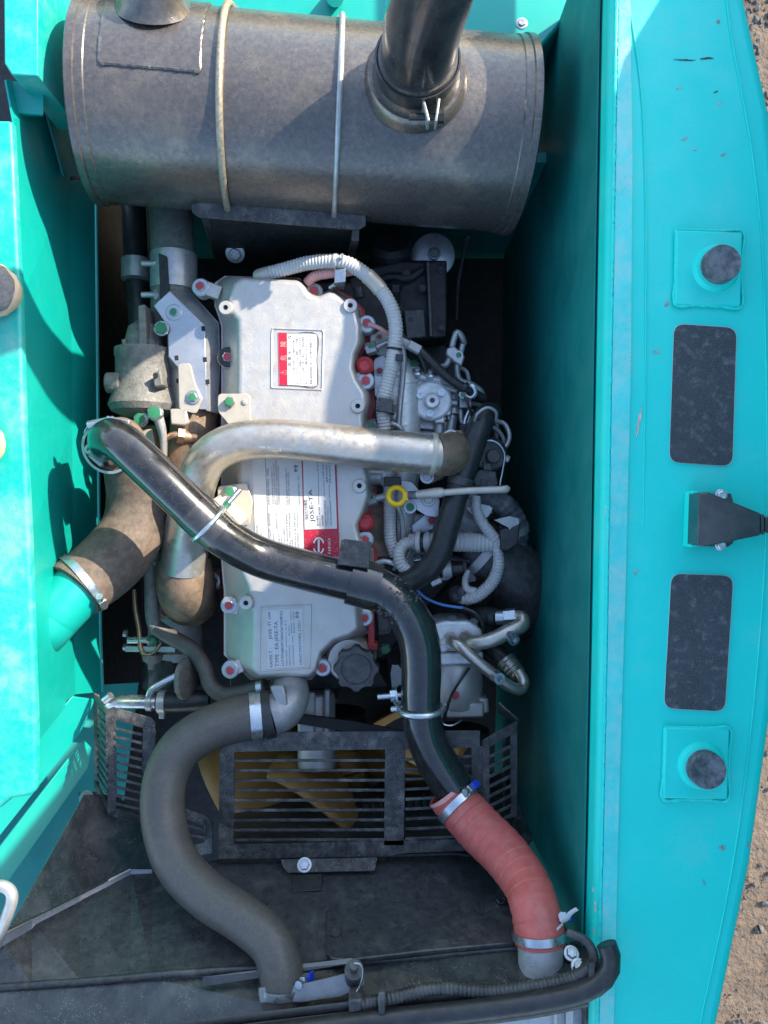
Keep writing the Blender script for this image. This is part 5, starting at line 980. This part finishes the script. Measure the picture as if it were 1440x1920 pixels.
part(ac_, 'discharge_pipe', MB().tube(Path([(842, 1196, cz+.045, 11), (858, 1208, cz+.075, 11), (890, 1236, cz+.085, 11), (930, 1268, cz+.085, 11), (958, 1288, cz+.08, 11), (976, 1292, cz+.07, 11), (982, 1278, cz+.06, 11), (972, 1258, cz+.05, 11)]), 22), M['alu'])
part(ac_, 'discharge_port', MB().cyl((926, 1266, cz+.085), (936, 1272, cz+.115), .011).lathe([(.011, 0), (.011, .004), (.006, .004), (.006, -.002)], P(936, 1272, cz+.115), V((936, 1272, cz+.115))-V((926, 1266, cz+.085)), 20), M['zinc'])
part(ac_, 'flange', MB().prism(rounded([(822, 1205), (850, 1184), (862, 1200), (836, 1224), (820, 1222)], 6), cz+.03, cz+.055), M['cast'], .002)
bolt(ac_, 830, 1214, cz+.055, 8, None, 1.2)
part(ac_, 'sensor_wire', MB().tube(Path([(880, 1252, cz+.04, 2.6), (862, 1278, cz+.05, 2.6), (846, 1305, cz+.05, 2.6), (836, 1335, cz+.045, 3.2), (832, 1350, cz+.02, 3)]), 8), M['plasblk'])
part(ac_, 'wire_loop', MB().tube(Path([(828, 1348, cz+.02, 2.2), (832, 1358, cz+.02, 2.2), (848, 1360, cz+.02, 2.2), (866, 1350, cz+.01, 2.2)]), 8), M['zinc'])
sh1 = thing('suction_hose', 'black rubber suction hose behind the compressor', 'hose', (920, 1158, -.2))
part(sh1, 'hose', MB().tube(Path([(890, 1150, -.12, 17), (910, 1154, -.09, 18), (934, 1158, -.07, 18)]), 22), M['rubberdk'])
sh2 = thing('discharge_hose', 'ribbed black discharge hose with a crimped silver end', 'hose', (950, 1240, -.2))
part(sh2, 'hose', MB().tube(Path([(900, 1205, -.14, 16), (930, 1222, -.11, 16), (952, 1240, -.09, 16)]), 22), M['rubberdk'])
part(sh2, 'crimp', MB().tube(Path([(948, 1236, -.092, 18), (956, 1246, -.086, 18), (968, 1260, -.08, 16), (974, 1266, -.07, 12)]), 22, ripple=(.008, .05)), M['alu'])
cn = thing('black_connector', 'black multi-pin connector beside the red gasket', 'connector', (715, 1165, -.1))
part(cn, 'body', MB().prism([(704, 1148), (722, 1142), (738, 1166), (734, 1190), (708, 1194)], -.13, -.07), M['plasblk'], .003)
part(cn, 'socket', MB().prism([(708, 1155), (720, 1150), (730, 1168), (728, 1182), (711, 1184)], -.075, -.066), M['plastic'], .001)
bolt(cn, 722, 1217, -.10, 10, 'mgreen', 1.0, head='boltblk')

# ================================================================== bottom and edges
cc = thing('black_wire_conduit', 'black corrugated conduit lying along the radiator cover', 'conduit', (880, 1860, .09))
ccp = Path([(664, 1884, 0.330, 10), (690, 1880, 0.333, 11), (740, 1870, 0.333, 11.5), (800, 1856, 0.330, 11.5), (850, 1854, 0.330, 11.5), (910, 1860, 0.330, 11.5), (960, 1856, 0.330, 11.5), (1010, 1848, 0.330, 11.5), (1060, 1838, 0.330, 11.5), (1096, 1822, 0.330, 11), (1112, 1806, 0.330, 9), (1112, 1784, 0.330, 8.5), (1096, 1762, 0.325, 8), (1064, 1748, 0.315, 8)])
part(cc, 'conduit', MB().tube(ccp, 16, ripple=(.0062, .075), d1=ccp.len*.80), M['conduitblk'])
part(cc, 'smooth_sleeve', MB().tube(ccp, 16, d0=ccp.len*.79), M['conduitblk'])
part(cc, 'end_plug', MB().prism([(653, 1876), (680, 1874), (677, 1898), (654, 1902)], .31, .343), M['plastic'], .003)
part(cc, 'cable_clip', MB().box(P(716, 1872, 0.340), (.010, .032, .026)).box(P(714, 1892, 0.333), (.014, .012, .01)), M['conduitblk'], .002)
part(cc, 'edge_clip', MB().box(P(1108, 1822, 0.340), (.008, .03, .012)).box(P(1110, 1836, 0.335), (.014, .008, .008)), M['conduitblk'], .001)
part(cc, 'grey_tail', MB().tube(Path([(1052, 1728, 0.305, 5), (1062, 1722, 0.310, 5), (1070, 1712, 0.315, 4.5), (1082, 1704, 0.320, 4)]), 8, flat=.3), M['conduit'])
hr = thing('grab_rail', 'bent pale grey grab rail end at the lower deck corner', 'rail', (5, 1700, 0.210))
part(hr, 'rail', MB().tube(Path([(-60, 1668, 0.280, 11), (-20, 1662, 0.280, 11), (6, 1662, 0.280, 11), (20, 1672, 0.280, 11), (22, 1690, 0.280, 11), (12, 1720, 0.275, 11), (-6, 1765, 0.260, 11), (-20, 1800, 0.250, 11)]), 16), M['zincdull'])
kb = thing('rubber_stop', 'dusty round rubber stop at the edge of the shroud plate', 'stop', (0, 1815, 0.190))
part(kb, 'knob', MB().lathe([(.018, -.03), (.018, .01), (.014, .014)], P(-4, 1814, 0.210), seg=24), M['pale'])
def shoe(px, py, z, ang, nm, lb):
    t = thing(nm, lb, 'shoe', (px, py, z), 'shoes on the deck panel')
    q = Quaternion((0, 0, 1), ang); o = P(px, py, z)
    def loft(sections, name, m):
        vs = []; n = 24
        for x, w, h0, h1 in sections:
            for k in range(n):
                a = 2*math.pi*k/n; cy = math.copysign(abs(math.cos(a))**.8, math.cos(a)); sy = math.copysign(abs(math.sin(a))**.8, math.sin(a))
                vs.append(o + q @ Vector((x, cy*w, (h0+h1)/2 + sy*(h1-h0)/2)))
        m_ = len(sections); fs = [[i*n+k, i*n+(k+1) % n, (i+1)*n+(k+1) % n, (i+1)*n+k] for i in range(m_-1) for k in range(n)] + [list(range(n))[::-1], [(m_-1)*n+k for k in range(n)]]
        return part(t, name, MB().add(vs, fs), m, ang=60)
    up = loft([(-.27, .030, .02, .085), (-.255, .037, .02, .10), (-.2, .040, .02, .105), (-.14, .043, .02, .095), (-.09, .046, .02, .075), (-.05, .046, .02, .058), (-.022, .038, .02, .046), (-.007, .024, .02, .036), (-.001, .008, .022, .03)], 'upper', M['shoe'])
    loft([(-.28, .026, .0, .026), (-.265, .038, .0, .028), (-.2, .041, .0, .026), (-.13, .043, .0, .024), (-.07, .049, .0, .024), (-.035, .044, .0, .024), (-.012, .033, .003, .026), (.001, .018, .006, .028), (.004, .006, .01, .026)], 'sole', M['sole'])
    part(up, 'toe_seam', MB().tube(Path([(*(o + q @ Vector((x, y, h))), .0012) for x, y, h in ((-.09, .044, .052), (-.055, .035, .052), (-.045, 0, .059), (-.055, -.035, .052), (-.09, -.044, .052))], world=True), 8), M['sole'])
    return t
shoe(42, 562, .205, R(-14), 'shoe', 'grey knit shoe toe with tan sole, further over the panel edge')
shoe(12, 832, .205, R(4), 'shoe', 'shoe with only the tip of its tan sole showing on the panel')

# ================================================================== small lines, wires and fittings between the larger parts
def wire(name, label, pts, r, m, cat='wire', seg=8, **k):
    return solo(name, label, cat, pts[0][:3], MB().tube(Path(pts, r), seg, **k), M[m])
wire('injector_wire', 'thin black wire looping over the intake manifold top', [(700, 625, -.04), (722, 612, -.035), (745, 622, -.035), (768, 640, -.045), (790, 672, -.05), (800, 700, -.06)], 3, 'plasblk')
wire('leak_off_hose', 'thin rust red hose leaving the top corner bolt', [(690, 608, -.03), (705, 612, -.028), (720, 620, -.03), (738, 632, -.04)], 4, 'redin', 'hose')
wire('sensor_wire', 'thin black wire beside the injection pump', [(858, 735, -.08), (872, 745, -.07), (880, 765, -.07), (890, 790, -.08), (905, 812, -.09)], 3, 'plasblk')
wire('drain_line', 'thin steel line dropping behind the valve motor', [(925, 800, -.10), (940, 815, -.10), (946, 835, -.10), (944, 870, -.12)], 4, 'zincdull', 'fuel line')
wire('pump_side_line', 'steel line bending beside the pump plunger', [(864, 690, -.11), (876, 700, -.105), (880, 730, -.105), (872, 748, -.10)], 4, 'zincdull', 'fuel line')
wire('head_line', 'steel line along the dark cylinder head flank', [(700, 930, -.07), (735, 945, -.065), (752, 968, -.065), (755, 1020, -.07), (740, 1070, -.075)], 5, 'zincdull', 'fuel line')
wire('return_hose', 'thin grey hose curving below the aluminium pipe', [(740, 872, -.03), (770, 880, -.025), (800, 872, -.03), (812, 890, -.05)], 5, 'conduit', 'hose')
wire('ground_strap', 'pale wire loop over the red gasket plug', [(700, 1060, -.06), (720, 1052, -.055), (745, 1060, -.055), (765, 1075, -.06)], 5, 'zincdull')
nz = thing('injector_union', 'silver injector union below the aluminium pipe', 'union', (712, 890, -.09))
part(nz, 'body', MB().cyl((690, 892, -.06), (722, 894, -.055), .017).cyl((716, 893, -.056), (728, 894, -.055), .021, seg=6), M['zincdull'], .002)
n2 = thing('lower_injector_union', 'silver injector union with green mark below the dipstick ring', 'union', (700, 945, -.09))
part(n2, 'body', MB().cyl((682, 942, -.055), (706, 934, -.05), .013, seg=6).cyl((704, 935, -.05), (730, 928, -.05), .007), M['zincdull'], .001); part(n2, 'green_mark', MB().bar((686, 936, -.042), (700, 932, -.038), .006, .002), M['mgreen'])
sb = thing('sensor_block', 'dark plastic plug with wires under the black hose top', 'connector', (885, 810, -.12))
part(sb, 'body', MB().prism([(862, 796), (884, 792), (892, 812), (868, 820)], -.12, -.07), M['plasblk'], .003); part(sb, 'lead', MB().tube(Path([(868, 812, -.08, 6), (855, 824, -.07, 6), (848, 838, -.06, 6)]), 12), M['conduit'])
vp = thing('valve_pipe', 'grey cast pipe bend under the valve motor', 'pipe', (890, 870, -.2))
part(vp, 'casting', MB().tube(Path([(860, 880, -.10, 18), (880, 890, -.10, 20), (890, 915, -.11, 20), (880, 945, -.13, 20)]), 20), M['cast2'])
fp = thing('filter_pedestal', 'pale casting behind the injection pump', 'casting', (800, 830, -.25))
part(fp, 'casting', MB().prism(rounded([(764, 806), (842, 806), (846, 870), (830, 900), (770, 896)], 8), -.24, -.12), M['cast2'], .006)
fp2 = thing('lower_pedestal', 'ribbed pale casting below the dipstick', 'casting', (790, 1020, -.25))
part(fp2, 'casting', MB().prism(rounded([(744, 960), (800, 965), (845, 1000), (850, 1050), (800, 1075), (744, 1060)], 8), -.26, -.11), M['cast2'], .006)
part(fp2, 'rib', MB().bar((750, 985, -.105), (835, 1010, -.105), .006, .012), M['cast2'], .001); part(fp2, 'cross_rib', MB().bar((760, 1050, -.105), (800, 975, -.105), .006, .012), M['cast2'], .001)
bolt(fp2, 757, 1055, -.108, 7, None, 1.4); bolt(fp2, 835, 1040, -.108, 7, None, 1.4)
for (x, y) in ((772, 812), (838, 812), (776, 888)): bolt(fp, x, y, -.118, 6, None, 1.4)
for (x, y, mk) in ((735, 668, 'mred'), (772, 652, None), (700, 648, 'mred'), (748, 700, None), (742, 780, None)): bolt(im, x, y, -.066, 5.5, mk, 1.4)

# worn and scraped spots on the counterweight paint
M['scrape'] = mat('scraped_primer', (.30, .33, .31), .7, 0, .35, 120); M['chip'] = mat('dark_scratch', (.05, .05, .05), .8, 0, .4, 200); M['worn'] = mat('worn_brown_paint', (.48, .42, .35), .7, 0, .25, 90)
def patch(x, y, w, h, m, ang=0, name='scrape'):
    pts = []; n = 14
    for k in range(n):
        a = 2*math.pi*k/n; r = random.uniform(.45, 1.0); u = w*r*math.cos(a); v = h*r*math.sin(a)
        pts.append((x + u*math.cos(ang)-v*math.sin(ang), y + u*math.sin(ang)+v*math.cos(ang), CZ+.0009))
    part(cw, name, MB().plate(pts, .0008), m, flat=True)
patch(1283, 112, 26, 1.6, M['chip'], .02); patch(1326, 109, 16, 2.2, M['chip'], -.05); patch(1342, 172, 6, 1.6, M['chip'], -.4)
for x, y, w, h, a in ((1283, 260, 7, 2.5, -.3), (1356, 290, 7, 3, -.2), (1350, 193, 4, 6, .1), (1273, 164, 5, 2.5, -.5), (1347, 40, 4, 5, 0), (1303, 280, 4, 2.5, .3), (1192, 1072, 4, 7, .2), (1355, 1590, 8, 6, .4), (1405, 1585, 3, 6, .1), (1250, 570, 6, 7, .1), (1232, 660, 9, 4, 0), (1320, 1655, 2, 7, -.4), (1157, 1435, 3, 4, 0)): patch(x, y, w, h, M['scrape'], a)
for x, y, w, h, a in ((1198, 790, 4, 34, .15), (1150, 930, 9, 14, .2), (1141, 950, 7, 26, .1), (1172, 905, 3, 20, .5)): patch(x, y, w, h, M['worn'], a)
for x, y, w, h in ((1116, 1700, 2.5, 16), (1114, 1745, 2.2, 10), (1112, 1668, 2, 6), (1110, 1790, 2, 12)): patch(x, y, w, h, M['worn'])

part(hy, 'seam_rib', MB().bar((802, 492, -.118), (808, 632, -.118), .006, .012), M['plastic'], .001)
part(hy, 'cover_plate', MB().prism(rounded([(756, 580), (796, 578), (800, 632), (762, 636)], 6), -.15, -.118), M['plastic'], .003)
part(hy, 'cast_ridge', MB().tube(Path([(690, 535, -.135, 8), (730, 520, -.13, 9), (765, 522, -.13, 9), (792, 505, -.13, 7)]), 12), M['iron'])
for x, y in ((762, 512), (792, 540), (770, 600), (826, 505), (828, 615)): bolt(hy, x, y, -.122, 6, None, 1.3, head='boltblk', wmat='boltblk')
wire('pump_hose', 'thin dark hose hanging beside the pump mount washer', [(880, 440, -.2), (868, 480, -.25), (858, 540, -.28), (856, 600, -.3)], 4, 'plastic', 'hose')
# more fittings round the injection pump
fr = thing('fuel_rail', 'silver fuel rail with union nuts above the injection pump', 'fuel rail', (815, 705, -.12))
part(fr, 'rail', MB().tube(Path([(770, 704, -.09, 7), (800, 708, -.088, 7), (850, 716, -.09, 7)]), 16), M['castbright'])
for x, y in ((782, 704), (806, 708), (832, 712)): part(fr, 'union_nut', MB().lathe([(.009, 0), (.009, .014), (.005, .016), (.005, .024)], P(x, y, -.085), (0, .4, .9), 6), M['zinc'])
cl2 = thing('p_clip', 'rubber lined clip holding two lines by the pump', 'clip', (880, 735, -.1))
part(cl2, 'clip', MB().tube(Path([(872, 722, -.075, 4), (886, 724, -.07, 4), (892, 736, -.07, 4), (884, 746, -.072, 4), (872, 742, -.075, 4)]), 8), M['zinc'])
bolt(cl2, 868, 740, -.07, 6, 'mgreen', 1.3)
rl = thing('relay_plug', 'stacked dark plugs against the injection pump lines', 'connector', (860, 830, -.12))
part(rl, 'body', MB().prism([(858, 826), (876, 820), (884, 846), (866, 852)], -.11, -.05), M['plastic'], .002); part(rl, 'cap', MB().prism([(862, 830), (874, 826), (879, 842), (868, 847)], -.05, -.042), M['plasblk'], .001)
wire('fuel_return_pipe', 'bent steel pipe under the valve motor clip', [(880, 770, -.085), (872, 790, -.08), (874, 808, -.08), (886, 820, -.085), (892, 840, -.09)], 4, 'zinc', 'fuel line')
wire('vent_tube', 'pale tube arching behind the dark valve disc', [(935, 845, -.08), (950, 835, -.085), (955, 815, -.09), (946, 795, -.10), (930, 790, -.11)], 4.5, 'zincdull', 'tube')
wire('green_wire', 'thin black wire along the black hose', [(880, 870, -.03), (868, 905, -.025), (860, 935, -.02), (850, 960, -.02)], 2, 'plasblk')
wire('starter_cable', 'thick dark cable passing under the grey conduits', [(800, 1040, -.10), (840, 1046, -.10), (880, 1050, -.10), (915, 1042, -.09), (940, 1050, -.10)], 6, 'rubberdk', 'cable')
hx = thing('hex_adapter', 'silver hex adapter and hose tail beside the lower union', 'adapter', (790, 1075, -.1))
part(hx, 'adapter', MB().cyl((775, 1052, -.08), (792, 1050, -.08), .013, seg=6).cyl((792, 1050, -.08), (812, 1047, -.08), .009), M['zinc'], .001)
sp_ = thing('stay_plate', 'pale stay plate with slot beside the red hose bracket bolt', 'bracket', (905, 955, -.12))
part(sp_, 'plate', MB().plate([(x, y, -.078) for x, y in rounded([(872, 950), (900, 944), (926, 950), (914, 972), (888, 968)], 5)], .004), M['castbright'], .001)
